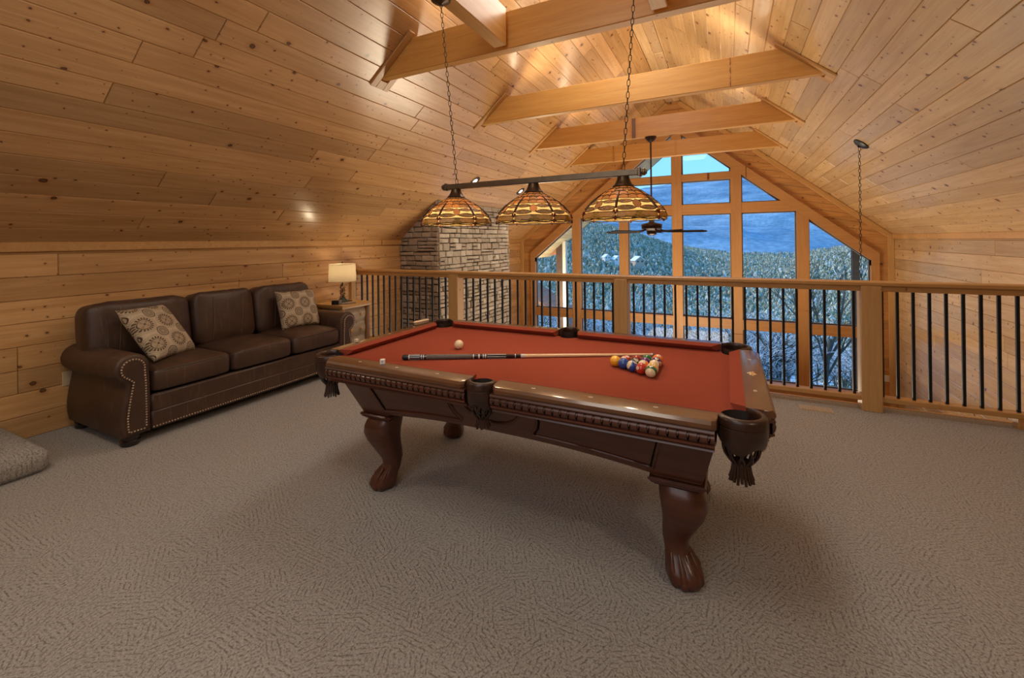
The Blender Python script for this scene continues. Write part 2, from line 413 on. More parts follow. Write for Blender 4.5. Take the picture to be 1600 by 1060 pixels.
# loft floor
fl = struct('floor'); b = MB(); b.box((XL-0.1, YB-0.1, -0.02), (XR+0.1, YF, 0.0)); b.build('carpet', CARPET, fl)
b = MB(); b.box((XL-0.1, YB-0.1, -0.32), (XR+0.1, YF, -0.02)); b.build('subfloor', PLASTER, fl)
b = MB(); b.box((XL, YF, -0.32), (XR, YF+0.02, 0.004)); b.build('edge_board', PINE_TRIM, fl)
fg = struct('floor_great_room'); b = MB(); b.box((XL-0.1, YF-3, LOWF-0.1), (XR+0.1, YW+0.2, LOWF)); b.build('floorboards', simple('oak_floor', (0.32, 0.17, 0.07), 0.35, 0, 0.3, 6), fg)
# left wall: boards run along the ridge direction
wl = struct('wall_left')
b = MB(); b.box((XL-0.15, YB-0.1, LOWF), (XL-0.018, YW+0.2, ZE+0.1)); b.build('sheathing', GROOVE, wl)
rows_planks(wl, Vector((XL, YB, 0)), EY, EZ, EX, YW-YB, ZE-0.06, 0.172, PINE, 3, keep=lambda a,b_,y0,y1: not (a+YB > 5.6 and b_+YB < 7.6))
rows_planks(wl, Vector((XL, YF, -0.172*6)), EY, EZ, EX, 0.85, 0.172*6, 0.172, PINE, 4)
rows_planks(wl, Vector((XL, 7.7, -0.172*9)), EY, EZ, EX, YW-7.7, 0.172*9, 0.172, PINE, 5)
tr = struct('trim_1'); b = MB(); b.cbox((XL-0.01, YB, ZE-0.062), (XL+0.022, YW, ZE+0.012), 0.005); b.build('eave_board', PINE_TRIM, tr)
# right wall
wr = struct('wall_right')
b = MB(); b.box((XR+0.018, YB-0.1, LOWF), (XR+0.15, YW+0.2, ZE+0.1)); b.build('sheathing', GROOVE, wr)
rows_planks(wr, Vector((XR, YW, -0.172*12)), -EY, EZ, -EX, 5.4, ZE+0.172*12-0.06, 0.172, PINE_RIGHT, 6)
b = MB(); b.box((XR, YB, 0), (XR+0.02, 4.55, ZE-0.06)); b.build('boarding', PINE_RIGHT, wr)
tr = struct('trim_2'); b = MB(); b.cbox((XR-0.022, YB, ZE-0.062), (XR+0.01, YW, ZE+0.012), 0.005); b.build('eave_board', PINE_TRIM, tr)
# back wall behind the camera
wb = struct('wall_back'); b = MB()
b.prism([(XL,0),(XR,0),(XR,ZE),(XC,ZE+S*(XR-XC)),(XL,ZE)], YB-0.15, YB, lambda x,y,z: (x, z, y)); b.build('boarding', PINE, wb)
b = MB(); b.box((XL-0.1, YF-3.1, LOWF), (XR+0.1, YF-3.0, -0.3)); b.build('lower_wall', PLASTER, wb)
# roof slopes
cl = struct('ceiling_left'); cr_ = struct('ceiling_right'); ck = struct('ceiling_ridge')
o_l = Vector((XL, YB, ZE)); ul = Vector((CA, 0, SN)); nl = Vector((SN, 0, -CA))
o_r = Vector((XR, YB, ZE)); ur = Vector((-CA, 0, SN)); nr = Vector((-SN, 0, -CA))
LEN = YW-YB
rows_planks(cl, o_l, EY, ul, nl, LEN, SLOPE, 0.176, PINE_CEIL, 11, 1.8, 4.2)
rows_planks(cr_, o_r + EY*LEN, -EY, ur, nr, LEN, SLOPE, 0.176, PINE_RIGHT, 12, 1.8, 4.2)
for nm, o_, u_, n_, par in (('sheathing', o_l, ul, nl, cl), ('sheathing', o_r, ur, nr, cr_)):
    b = MB(); p0 = o_ - n_*0.018 - u_*0.4; p1 = p0 + u_*(SLOPE+0.8); q = -n_*0.15
    b.loft([[p0 - EY*0.2, p1 - EY*0.2, p1 - EY*0.2 + q, p0 - EY*0.2 + q], [p0 + EY*(LEN+0.2), p1 + EY*(LEN+0.2), p1 + EY*(LEN+0.2) + q, p0 + EY*(LEN+0.2) + q]])
    b.build(nm, GROOVE, par)
ZR = ZE + S*(XC-RH-XL)
rows_planks(ck, Vector((XC-RH, YB, ZR)), EY, EX, -EZ, LEN, 2*RH, RH, PINE_RIGHT, 13, 2.5, 4.5)
b = MB(); b.box((XC-RH-0.2, YB-0.1, ZR+0.018), (XC+RH+0.2, YW+0.2, ZR+0.1)); b.build('sheathing', GROOVE, ck)

# ------------------------------------------------------------------ window wall with the gable window
WX = -0.98; WHW = 3.307; WB = 1.005; WZ0 = -1.42; ZAP = WB + S*WHW
def rake(x): return WB + S*(WHW-abs(x-WX))
wf = struct('wall_far')
def roofz(x): return min(ZE + S*(x-XL), ZE + S*(XR-x), ZR)
FRW = 0.17                                         # width of the raking frame
TAN = FRW/CA
R = random.Random(21)
ZC = WB+TAN-0.12*S; z = LOWF
while z < ZR-1e-6:
    z1 = min(z+0.172, ZR)
    if z < ZC-1e-6 < z1-1e-6: z1 = ZC
    for side in (-1, 1):
        xo = XL if side < 0 else XR
        # outer limit follows roof, inner limit follows window frame outline
        if z1 < WZ0-0.15 or z >= ZAP+TAN:
            if side > 0: continue
            poly = [(XL, z), (XR, z), (XR, z1), (XL, z1)]
        else:
            xin = WX + side*(WHW + 0.115)
            poly = [(xo, z), (WX, z), (WX, z1), (xo, z1)]
            if side < 0: poly = [(xo, z), (xin if z < ZC-1e-6 else WX, z), (xin if z < ZC-1e-6 else WX, z1), (xo, z1)]
            else: poly = [(xin if z < ZC-1e-6 else WX, z), (xo, z), (xo, z1), (xin if z < ZC-1e-6 else WX, z1)]
            # outside the raking frame: z >= rake(x)+TAN
            if z >= ZC-1e-6: poly = clip(poly, -S*side, -1, -(WB + S*WHW + TAN + S*side*WX))
        poly = clip(poly, -S, 1, ZE - S*XL); poly = clip(poly, S, 1, ZE + S*XR)
        if len(poly) < 3 or area2(poly) < 0.002: continue
        xs = [p[0] for p in poly]; x0 = min(xs); span = max(xs)-x0
        cuts = [x0] + ([x0 + span*R.uniform(0.3, 0.7)] if span > 1.6 else []) + [max(xs)]
        for a, c_ in zip(cuts, cuts[1:]):
            pc = clip(clip(poly, 1, 0, c_-0.001), -1, 0, -(a+0.001))
            if len(pc) < 3 or area2(pc) < 0.001: continue
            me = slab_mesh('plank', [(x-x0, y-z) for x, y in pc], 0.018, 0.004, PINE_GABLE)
            link('plank', me, wf, frame((x0, YW, z), EX, EZ, -EY))
    z = z1
# sheathing round the opening (left, right, below, above) so that no light leaks
b = MB()
for poly in ([(XL-0.1, LOWF), (XR+0.1, LOWF), (XR+0.1, WZ0-0.1), (XL-0.1, WZ0-0.1)],
             [(XL-0.1, WZ0-0.1), (WX-WHW-0.02, WZ0-0.1), (WX-WHW-0.02, WB), (XL-0.1, WB)],
             [(WX+WHW+0.02, WZ0-0.1), (XR+0.1, WZ0-0.1), (XR+0.1, WB), (WX+WHW+0.02, WB)],
             [(XL-0.1, WB), (WX-WHW-0.02, WB), (WX, ZAP+0.03), (WX, ZR+0.1), (XL-0.1, ZE)],
             [(WX+WHW+0.02, WB), (XR+0.1, WB), (XR+0.1, ZE), (WX, ZR+0.1), (WX, ZAP+0.03)]):
    b.prism(poly, YW+0.018, YW+0.12, lambda x, y, z_: (x, z_, y))
b.build('sheathing', GROOVE, wf)
tr = struct('trim_3')
for xx, s_ in ((XL, 1), (XR, -1)):
    b = MB(); b.cbox((min(xx, xx+s_*0.09), YW-0.03, LOWF), (max(xx, xx+s_*0.09), YW-0.001, ZE+0.02), 0.005); b.build('corner_board', PINE_TRIM_Z, tr)
    b = MB(); b.cbox((0, 0, 0), (SLOPE, 0.09, 0.022), 0.004)
    o = b.build('raking_board', PINE_TRIM, tr)
    o.matrix_basis = frame(Vector((xx, YW-0.024, ZE-0.005)), Vector((s_*CA, 0, SN)), Vector((s_*SN, 0, -CA)), Vector((0, 1, 0)) if s_ > 0 else Vector((0,1,0)))
# the window itself
w1 = struct('window_1'); D0, D1 = YW-0.045, YW+0.14
MUL = [-3.22, -2.10, -0.96, 0.168, 1.30]; MW = 0.098
for mx_ in MUL:
    b = MB(); xs = (mx_-MW, mx_+MW)
    poly = [(xs[0], WZ0), (xs[1], WZ0), (xs[1], rake(xs[1])+0.08), (xs[0], rake(xs[0])+0.08)]
    if xs[0] < WX < xs[1]: poly.insert(3, (WX, ZAP+0.08))
    b.prism(poly, D0, D1, lambda x, y, z_: (x, z_, y)); b.build('mullion', PINE_WIN_Z, w1)
for s_ in (-1, 1):
    xe = WX + s_*WHW
    b = MB(); poly = [(xe, WZ0-0.1), (xe+s_*0.12, WZ0-0.1), (xe+s_*0.12, WB+0.03), (xe, WB)]
    b.prism(poly, D0, D1, lambda x, y, z_: (x, z_, y)); b.build('jamb', PINE_WIN_Z, w1)
    b = MB(); poly = [(xe, WB), (WX, ZAP), (WX, ZAP+TAN), (xe+s_*0.12, WB+0.03+0.0), (xe + s_*0.12, WB+0.03)]
    poly = [(xe+s_*0.12, WB-0.10), (xe+s_*0.12, WB + TAN - 0.12*S), (WX, ZAP+TAN), (WX, ZAP), (xe, WB), (xe, WB-0.10)]
    b.prism(poly, D0-0.012, D1, lambda x, y, z_: (x, z_, y)); o = b.build('raking_frame', PINE_WIN, w1)
b = MB(); b.box((WX-WHW-0.16, YW-0.09, WZ0-0.06), (WX+WHW+0.16, D1, WZ0)); b.build('sill', PINE_WIN, w1)
b = MB(); b.box((WX-WHW-0.12, YW-0.03, WZ0-0.2), (WX+WHW+0.12, YW, WZ0-0.06)); b.build('apron', PINE_WIN, w1)
edges = [WX-WHW] + [v for m_ in MUL for v in (m_-MW, m_+MW)] + [WX+WHW]
bays = [(edges[2*i], edges[2*i+1]) for i in range(6)]
TRN = [(-0.424, -0.227, range(6)), (1.945, 2.155, (1, 2, 3, 4)), (2.655, 2.80, (2, 3))]
for z0, z1, bb in TRN:
    for i in bb:
        x0, x1 = bays[i]
        poly = clip(clip([(x0, z0), (x1, z0), (x1, z1), (x0, z1)], S, 1, WB+S*WHW+S*WX+0.02), -S, 1, WB+S*WHW-S*WX+0.02)
        if len(poly) < 3: continue
        b = MB(); b.prism(poly, D0+0.012, D1, lambda x, y, z_: (x, z_, y)); b.build('transom', PINE_WIN, w1)
m, nt, p = mat('window_glass'); N = NT(nt); GLASS = m
trn = N.n('ShaderNodeBsdfTransparent', {'Color': (0.96, 0.98, 0.98, 1)}); gl = N.n('ShaderNodeBsdfGlossy', {'Roughness': 0.02})
fr = N.n('ShaderNodeFresnel', {'IOR': 1.35}); ms = N.n('ShaderNodeMixShader', {0: fr.outputs[0], 1: trn.outputs[0], 2: gl.outputs[0]})
nt.links.new(ms.outputs[0], nt.nodes['Material Output'].inputs[0])
BEAD = simple('grey_glazing_bead', (0.34, 0.36, 0.38), 0.4); BEADK = simple('dark_glazing_seal', (0.03, 0.03, 0.035), 0.5)
rowz = [(WZ0, -0.424), (-0.227, 1.945), (2.155, 2.655), (2.80, 4.2)]
for i, (x0, x1) in enumerate(bays):
    for k, (z0, z1) in enumerate(rowz):
        if k == 3 and i not in (2, 3): continue
        if k == 2 and i in (1, 4): z1 = 4.2
        if k == 2 and i in (0, 5): continue
        poly = clip(clip([(x0, z0), (x1, z0), (x1, z1), (x0, z1)], S, 1, WB+S*WHW+S*WX), -S, 1, WB+S*WHW-S*WX)
        if len(poly) < 3 or area2(poly) < 0.01: continue
        b = MB(); gy = YW+0.085
        b.add([(x, gy, y) for x, y in poly], [tuple(range(len(poly)))]); pane = b.build('pane', GLASS, w1, fix=False)
        b = MB()
        for cc, yy, mi in ((0.022, gy-0.012, 0), (0.010, gy-0.03, 1)):
            b.mi = mi; ip = inset(poly, cc); n = len(poly)
            vs = [(x, yy, y) for x, y in poly] + [(x, yy, y) for x, y in ip] + [(x, yy+0.024, y) for x, y in ip]
            fs = []
            for j in range(n):
                k2 = (j+1) % n; fs += [(j, k2, n+k2, n+j), (n+j, n+k2, 2*n+k2, 2*n+j)]
            b.add(vs, fs)
        b.build('glazing_bead', [BEAD, BEADK], pane)

# ------------------------------------------------------------------ collar beams with their trim frames and the two short beams for the billiard light
ZB0, ZB1 = 2.965, 3.265
def beam(y, label, trims=True):
    g = thing('collar_beam', (XC, y+0.045, ZB0), label, 'beam', 'collar beams across the vault')
    def lx(z_): return XL + (z_-ZE)/S
    def P(x, yy, z_): return (x-XC, yy, z_-ZB0)
    b = MB(); e_ = 0.012
    x00, x01 = lx(ZB0)-0.02, lx(ZB1)-0.02
    poly = [(x00, ZB0), (2*XC-x00, ZB0), (2*XC-x01, ZB1), (x01, ZB1)]
    ip = inset(poly, 0.006)
    b.loft([[P(x, -0.045, z_) for x, z_ in ip], [P(x, -0.039, z_) for x, z_ in poly], [P(x, 0.039, z_) for x, z_ in poly], [P(x, 0.045, z_) for x, z_ in ip]])
    b.build('timber', PINE_BEAM, g)
    for s_ in (-1, 1):
        uu = Vector((-s_*CA, 0, SN)); nn = Vector((-s_*SN, 0, -CA)); ox = lx(ZB0) if s_ < 0 else 2*XC-lx(ZB0)
        base = Vector((ox-XC, 0, 0)) + nn*0.001
        L_ = (ZB1-ZB0)/SN
        for y0, y1, a, c in ((-0.115, -0.047, -0.09, L_+0.06), (0.047, 0.115, -0.09, L_+0.06), (-0.047, 0.047, -0.09, -0.004)):
            b = MB(); b.cbox((a, y0, 0), (c, y1, 0.02), 0.003)
            o = b.build('trim_board', PINE_TRIM, g); o.matrix_basis = frame(base, uu, EY, nn)
    return g
beam(3.08, 'nearest pine collar beam in view, with two short beams butting into its near face')
beam(4.91, 'pine collar beam above the railing with two big dark knots, second away from the camera')
beam(6.69, 'third pine collar beam from the camera, carrying the ceiling fan')
beam(8.49, 'farthest pine collar beam, crossing just in front of the gable window')
beam(1.25, 'pine collar beam overhead behind the billiard light, holding the back ends of the short beams')
for x, lab in ((-1.59, 'short pine beam above the head end of the billiard light, running toward the window'), (-0.39, 'short pine beam above the foot end of the billiard light, running toward the window')):
    g = thing('hanger_beam', (x, 2.2, ZB0), lab, 'beam'); b = MB()
    b.cbox((-0.055, -0.86, 0.004), (0.055, 0.832, 0.30), 0.006); b.v = [(v[1], -v[0], v[2]) for v in b.v]
    o = b.build('timber', PINE_BEAM, g); o.rotation_euler = (0, 0, PI/2)

# ------------------------------------------------------------------ stone chimney, every stone in view a piece
CX1, CY0, CY1 = -3.955, 5.42, 7.80
ch = thing('stone_chimney', (XL, CY0, 0), 'stacked grey brown stone chimney rising past the railing beside the gable window', 'chimney')
b = MB(); g_ = 0.03
b.prism([(XL+0.001, LOWF), (CX1-g_, LOWF), (CX1-g_, ZE+S*(CX1-XL)), (XL+0.001, ZE)], CY0+g_, CY1-g_, lambda x, y, z_: (x-XL, z_-CY0, y)); b.build('mortar', MORTAR, ch)
R = random.Random(5)
cand = []; rest = MB()
def stone_face(o, ex, ey, ez, width, zlo, zhi, lim=None):
    z_ = zlo
    while z_ < zhi:
        hgt = R.choice((0.062, 0.075, 0.085, 0.1, 0.12)); x_ = -R.uniform(0, 0.12)
        while x_ < width:
            l = R.uniform(0.11, 0.32)*(0.75 if hgt > 0.1 else 1.0); a, c = max(0, x_), min(width, x_+l); x_ += l
            if width-c < 0.05: c = width; x_ = width+1
            if c-a < 0.03: continue
            split = hgt > 0.09 and R.random() < 0.35
            for (q0, q1) in (((0, hgt*0.5), (hgt*0.5, hgt)) if split else ((0, hgt),)):
                j = lambda: R.uniform(-0.006, 0.006)
                poly = [(a+0.006+j()*.5, q0+0.006+j()), (c-0.006+j()*.5, q0+0.006+j()), (c-0.006+j()*.5, q1-0.006+j()), (a+0.006+j()*.5, q1-0.006+j())]
                poly = [(max(0, min(width, x)), y+z_) for x, y in poly]
                if lim: poly = clip(poly, *lim)
                poly = clip(poly, 0, 1, zhi)
                if len(poly) < 3 or area2(poly) < 0.0012: continue
                cand.append((poly, o, ex, ey, ez, R.uniform(0.0, 0.028)))
        z_ += hgt
stone_face(Vector((XL, CY0, 0)), EX, EZ, -EY, CX1-XL, -1.0, 2.1, (-S, 1, ZE))
stone_face(Vector((CX1, CY0, 0)), EY, EZ, EX, CY1-CY0, -1.0, ZE+S*(CX1-XL)-0.005)
cand.sort(key=lambda c_: -(area2(c_[0])*(1.0 if max(p[1] for p in c_[0]) > 0.15 else 0.0)*(1.6 if c_[4].y < -0.5 else 0.8)))
for k, (poly, o, ex, ey, ez, pr_) in enumerate(cand):
    mx_, my_ = poly[0]; lp = [(x-mx_, y-my_) for x, y in poly]
    loc = o + ex*mx_ + ey*my_ + ez*pr_ - Vector((XL, CY0, 0))
    if k < 296:
        link('stone', slab_mesh('stone', lp, 0.05+pr_, 0.009, STONE, 0.003), ch, frame(loc, ex, ey, ez))
    else:
        ip = inset(lp, 0.009); W = lambda x, y, z_: loc + ex*x + ey*y + ez*z_
        rest.loft([[W(x, y, -0.05) for x, y in lp], [W(x, y, -0.009) for x, y in lp], [W(x, y, 0) for x, y in ip]])
o = rest.build('stonework', STONE, ch); o['kind'] = 'stuff'

# ------------------------------------------------------------------ loft railing
YR = 4.53
ra = thing('railing', (0, YR, 0), 'pine railing with square black iron balusters along the open edge of the loft', 'railing')
def part_box(name, a, c, m_, par, ch_=0.004):
    b = MB(); ctr = tuple((p+q)/2 for p, q in zip(a, c)); b.cbox(tuple(p-q for p, q in zip(a, ctr)), tuple(p-q for p, q in zip(c, ctr)), ch_)
    o = b.build(name, m_, par); pl = par.location if par else Vector((0,0,0)); o.location = Vector(ctr)-pl; return o
part_box('top_rail', (XL+0.01, YR-0.07, 1.025), (XR, YR+0.07, 1.062), PINE_TRIM, ra, 0.008)
part_box('sub_rail', (XL+0.01, YR-0.045, 0.982), (XR, YR+0.045, 1.025), PINE_TRIM, ra)
part_box('bottom_rail', (XL+0.01, YR-0.045, 0.078), (XR, YR+0.045, 0.116), PINE_TRIM, ra)
POSTS = [-3.045, -0.985, 1.048]
for x in POSTS: part_box('post', (x-0.068, YR-0.072, 0), (x+0.068, YR+0.068, 1.026), PINE_TRIM_Z, ra)
part_box('wall_post', (XL+0.002, YR-0.16, 0), (XL+0.035, YR-0.08, 1.06), PINE_TRIM_Z, ra)
for x in (-4.0, -2.05, 0.03, 1.95): part_box('support_block', (x-0.05, YR-0.04, 0), (x+0.05, YR+0.04, 0.078), PINE_TRIM, ra)
b = MB(); b.box((-0.0095, -0.0095, -0.44), (0.0095, 0.0095, 0.44)); bm_ = b.mesh('baluster', BLACK)
bx = []
for p0, p1, n in ((-4.7, -3.113, 15), (-2.977, -1.053, 19), (-0.917, 0.98, 19), (1.116, 2.66, 16)):
    pass
bx += [-4.633+0.1023*i for i in range(15)] + [-2.891+0.1006*i for i in range(19)] + [-0.865+0.1005*i for i in range(19)] + [1.13+0.0985*i for i in range(16)]
for x in bx:
    if any(abs(x-p) < 0.075 for p in POSTS): continue
    link('baluster', bm_, ra, loc=(x, 0, 0.549))

# ------------------------------------------------------------------ pool table
TX, TY, TZ = -1.0, 2.30, 0.80
A, B = 1.003, 0.512                                # half length, half width at the cushion noses
tb = thing('pool_table', (TX, TY, 0), 'red cloth pool table in carved mahogany with claw feet and leather pockets', 'pool table')
BED = 0.76
pts = []
cp = 0.10
def arc(cx, cy, r, a0, a1, n): return [(cx+r*math.cos(a0+(a1-a0)*i/n), cy+r*math.sin(a0+(a1-a0)*i/n)) for i in range(n+1)]
X_, Y_ = A+0.045, B+0.045
corner = 0.062
poly = []
for sx, sy, a0 in ((1, -1, None), (1, 1, None), (-1, 1, None), (-1, -1, None)):
    c = (sx*(A+0.022), sy*(B+0.022)); aa = math.atan2(-sy, -sx)
    poly.append((c, aa))
bedp = []
for i, (c, aa) in enumerate(poly):
    # concave bite at the corner
    bedp += arc(c[0], c[1], corner, aa+1.15, aa-1.15, 10)
    if i in (0, 2):
        pass
    if i == 1: bedp += [(0.06, Y_)] + arc(0, Y_+0.02, 0.058, -0.35, -PI+0.35, 8) + [(-0.06, Y_)]
    if i == 3: bedp += [(-0.06, -Y_)] + arc(0, -Y_-0.02, 0.058, PI-0.35, 0.35, 8) + [(0.06, -Y_)]
b = MB(); b.prism(bedp, BED-0.03, BED); b.build('bed_cloth', CLOTH, tb)
def rail(name, L0, L1, nose, sx_corner0, sx_corner1, tm, label=None, dia=()):
    """rail along local +x from L0 to L1, nose line at y=-nose (outside is -y), tm maps to table space"""
    g = empty(name, (0,0,0), tb)
    sec = [(0.052, TZ), (0.125, TZ), (0.140, TZ-0.004), (0.150, TZ-0.014), (0.152, TZ-0.026), (0.146, TZ-0.036), (0.052, TZ-0.036)]
    def end(x0, sg, off):
        return [tm((x0 + sg*(0.02 if off > 0.13 else 0.0), -nose-off, z_)) for off, z_ in [(0, 0)]]
    b = MB(); rings = []
    for x, k in ((L0, 0.0), (L0+0.004, 0.5), (L0+0.02, 1.0), (L1-0.02, 1.0), (L1-0.004, 0.5), (L1, 0.0)):
        rr = []
        for off, z_ in sec:
            o2 = off if off < 0.1 else 0.1 + (off-0.1)*(0.35+0.65*k)
            rr.append(tm((x, -nose-o2, z_)))
        rings.append(rr)
    b.loft(rings)
    wood = b.build('rail_wood', MAHOG_TOP, g, smooth=24)
    # cushion with mitred jaws
    b = MB(); cs = [(0.0, TZ-0.008), (0.052, TZ+0.001), (0.060, TZ-0.03), (0.03, BED+0.002), (0.004, TZ-0.016)]
    rings = []
    for xe, sg, kind in ((L0, 1, sx_corner0), (L1, -1, sx_corner1)):
        cut = 0.055 if kind == 'c' else 0.018
        rings.append([tm((xe + sg*cut*(1-off/0.06), -nose-off, z_)) for off, z_ in cs])
    b.loft(rings); b.build('cushion', CLOTH, g, smooth=30)
    for d in dia:
        b = MB(); q = 0.008
        def dm(s_, zz): return [tm((d-s_*1.4, -nose-0.094, zz)), tm((d, -nose-0.094-s_, zz)), tm((d+s_*1.4, -nose-0.094, zz)), tm((d, -nose-0.094+s_, zz))]
        b.mi = 0; b.loft([dm(0.0075, TZ-0.001), dm(0.0075, TZ+0.0006)])
        b.mi = 1; b.loft([dm(0.0042, TZ), dm(0.0042, TZ+0.0009)])
        b.build('diamond', [PEARL, MAHOG_TOP], g)
    return g
D8 = 2*A/8
near = lambda p: (p[0], p[1], p[2]); far = lambda p: (-p[0], -p[1], p[2])
cl_ = 0.07
rail('rail', -A+cl_-0.03, -0.07, B, 'c', 's', near, dia=[-A+D8*i for i in (1, 2, 3)])
rail('rail', 0.07, A-cl_+0.03, B, 's', 'c', near, dia=[-A+D8*i for i in (5, 6, 7)])
rail('rail', -A+cl_-0.03, -0.07, B, 'c', 's', far, dia=[-A+D8*i for i in (1, 2, 3)])
rail('rail', 0.07, A-cl_+0.03, B, 's', 'c', far, dia=[-A+D8*i for i in (5, 6, 7)])
endL = lambda p: (p[1], -p[0], p[2]); endR = lambda p: (-p[1], p[0], p[2])
for tm in (endL, endR):
    g = rail('end_rail', -B+cl_-0.03, B-cl_+0.03, A, 'c', 'c', tm, dia=[-2*B/4, 2*B/4] + ([0.0] if tm is endL else []))
    if tm is endR:                                  # small gold crest inlaid in the foot rail
        b = MB(); R = random.Random(3)
        for dx, dy, rr in ((0, 0, 0.017), (0.018, 0.004, 0.009), (-0.016, 0.003, 0.010), (0.004, 0.014, 0.008), (-0.006, -0.013, 0.008), (0.026, -0.006, 0.006), (-0.026, -0.004, 0.006)):
            b.lathe([(rr, 0), (rr*0.6, 0.0016)], c=tm((dx, -A-0.094+dy, TZ-0.0003)), n=7)
        b.build('crest_inlay', BRASS, g)
# aprons under the rails: bead, fluted band, lip moulding
def apron(L0, L1, nose, tm):
    g = empty('apron', (0,0,0), tb)
    b = MB(); sec = [(0.09, 0.764), (0.146, 0.764), (0.150, 0.757), (0.146, 0.750), (0.138, 0.748), (0.138, 0.715), (0.146, 0.712), (0.146, 0.706), (0.132, 0.700), (0.125, 0.690), (0.128, 0.684), (0.09, 0.684)]
    b.loft([[tm((L0, -nose-o_, z_)) for o_, z_ in sec], [tm((L1, -nose-o_, z_)) for o_, z_ in sec]]); b.build('moulding', MAHOG, g, smooth=35)
    b = MB(); sec = [(0.130, 0.710), (0.139, 0.713), (0.146, 0.722), (0.1495, 0.732), (0.148, 0.742), (0.141, 0.750), (0.130, 0.752)]
    b.loft([[tm((L0, -nose-o_, z_)) for o_, z_ in sec], [tm((L1, -nose-o_, z_)) for o_, z_ in sec]]); b.build('fluted_band', MAHOG, g, smooth=50)
    b = MB(); n = max(4, int(round((L1-L0)/0.0335))); d = (L1-L0)/n
    for i in range(n):
        xc = L0+d*(i+0.5); ring = [(0.0008, 0.7505), (0.0042, 0.744), (0.0054, 0.735), (0.0036, 0.726), (0.0008, 0.715)]
        sf = {0.7505: 0.1408, 0.744: 0.1472, 0.735: 0.1494, 0.726: 0.1475, 0.715: 0.1408}
        fr_ = [(xc-w_, z_) for w_, z_ in ring] + [(xc+w_, z_) for w_, z_ in reversed(ring)]
        b.loft([[tm((x, -nose-sf[z_]+0.004, z_)) for x, z_ in fr_], [tm((x, -nose-sf[z_]-0.0020, z_)) for x, z_ in fr_]])
    o = b.build('flute_shadows', MAHOG_DARK, g); o['kind'] = 'stuff'  # raised dark lenses stand in for the shade inside carved flutes
for tm in (near, far):
    apron(-A+0.05, -0.066, B, tm); apron(0.066, A-0.05, B, tm)
for tm in (endL, endR): apron(-B+0.05, B-0.05, A, tm)
# tapered cabinet with arched lower edge
def cab(u, side):
    """u in -1..1 along the side, returns bottom z"""
    return 0.458 + 0.052*max(0.0, 1-(abs(u)/0.82)**2.4)
CT, CB = 0.69, 0.44
tx0, ty0, tx1, ty1 = A-0.045, B+0.05, A-0.105, B-0.08   # half sizes at top and at z=CB
def cpt(sx, sy, ux, uy, z_):
    k = (CT-z_)/(CT-CB); hx = tx0+(tx1-tx0)*k; hy = ty0+(ty1-ty0)*k
    return (ux*hx, uy*hy, z_)
b = MB(); top = []; bot = []; NS = 24
for side in range(4):
    for i in range(NS):
        u = -1+2*i/NS; zb = cab(u, side)
        ux, uy = ((u, -1), (1, u), (-u, 1), (-1, -u))[side]
        top.append(cpt(0, 0, ux, uy, CT)); bot.append(cpt(0, 0, ux, uy, zb))
b.loft([top, bot], True, True, False)
inn = [(p[0]*0.95, p[1]*0.9, p[2]) for p in bot]; inn2 = [(p[0]*0.95, p[1]*0.9, CT-0.03) for p in bot]
b.loft([bot, inn, inn2], True, False, True); b.build('cabinet', MAHOG, tb)
def side_pt(side, u, z_, out=0.0):
    ux, uy = ((u, -1), (1, u), (-u, 1), (-1, -u))[side]
    p = cpt(0, 0, ux, uy, z_); nx, ny = ((0, -1), (1, 0), (0, 1), (-1, 0))[side]
    return (p[0]+nx*out, p[1]+ny*out, p[2])
def moulded(side, path, name='panel_moulding'):
    b = MB(); b.mi = 0
    P_ = [side_pt(side, u, z_, 0.0) for u, z_ in path]; b.tube(P_, 0.0085, 6)
    b.mi = 1
    # dark shadow gutter on both sides, following the same outline slightly inside
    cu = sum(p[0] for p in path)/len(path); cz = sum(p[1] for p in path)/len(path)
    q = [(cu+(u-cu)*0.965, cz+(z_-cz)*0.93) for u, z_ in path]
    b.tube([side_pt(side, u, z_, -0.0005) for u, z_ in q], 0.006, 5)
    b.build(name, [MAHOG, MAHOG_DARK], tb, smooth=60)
for side in (0, 2):
    for s_ in (-1, 1):
        pa = [(s_*0.80, 0.675)] + [(s_*(0.80-0.002*i), 0.675-0.027*i) for i in range(1, 7)]
        zb = lambda u: cab(u, 0)+0.032
        pa += [(s_*(0.787-0.03*i), zb(0.787-0.03*i)) for i in range(0, 20)]
        u0 = 0.787-0.03*19
        pa += [(s_*(u0-0.010), zb(u0)+0.01), (s_*(u0+0.018), zb(u0)+0.05), (s_*(u0+0.028), zb(u0)+0.09), (s_*(u0+0.026), 0.675)]
        moulded(side, pa)
    moulded(side, [(0.165*math.cos(PI*i/16), 0.675-0.105*math.sin(PI*i/16)) for i in range(17)])
for side in (1, 3):
    zb = lambda u: cab(u, 1)+0.032
    moulded(side, [(-0.72, 0.675), (-0.72, 0.6), (-0.71, zb(-0.71))] + [(-0.71+0.0568*i, zb(-0.71+0.0568*i)) for i in range(1, 25)] + [(0.71, zb(0.71)), (0.72, 0.6), (0.72, 0.675)])
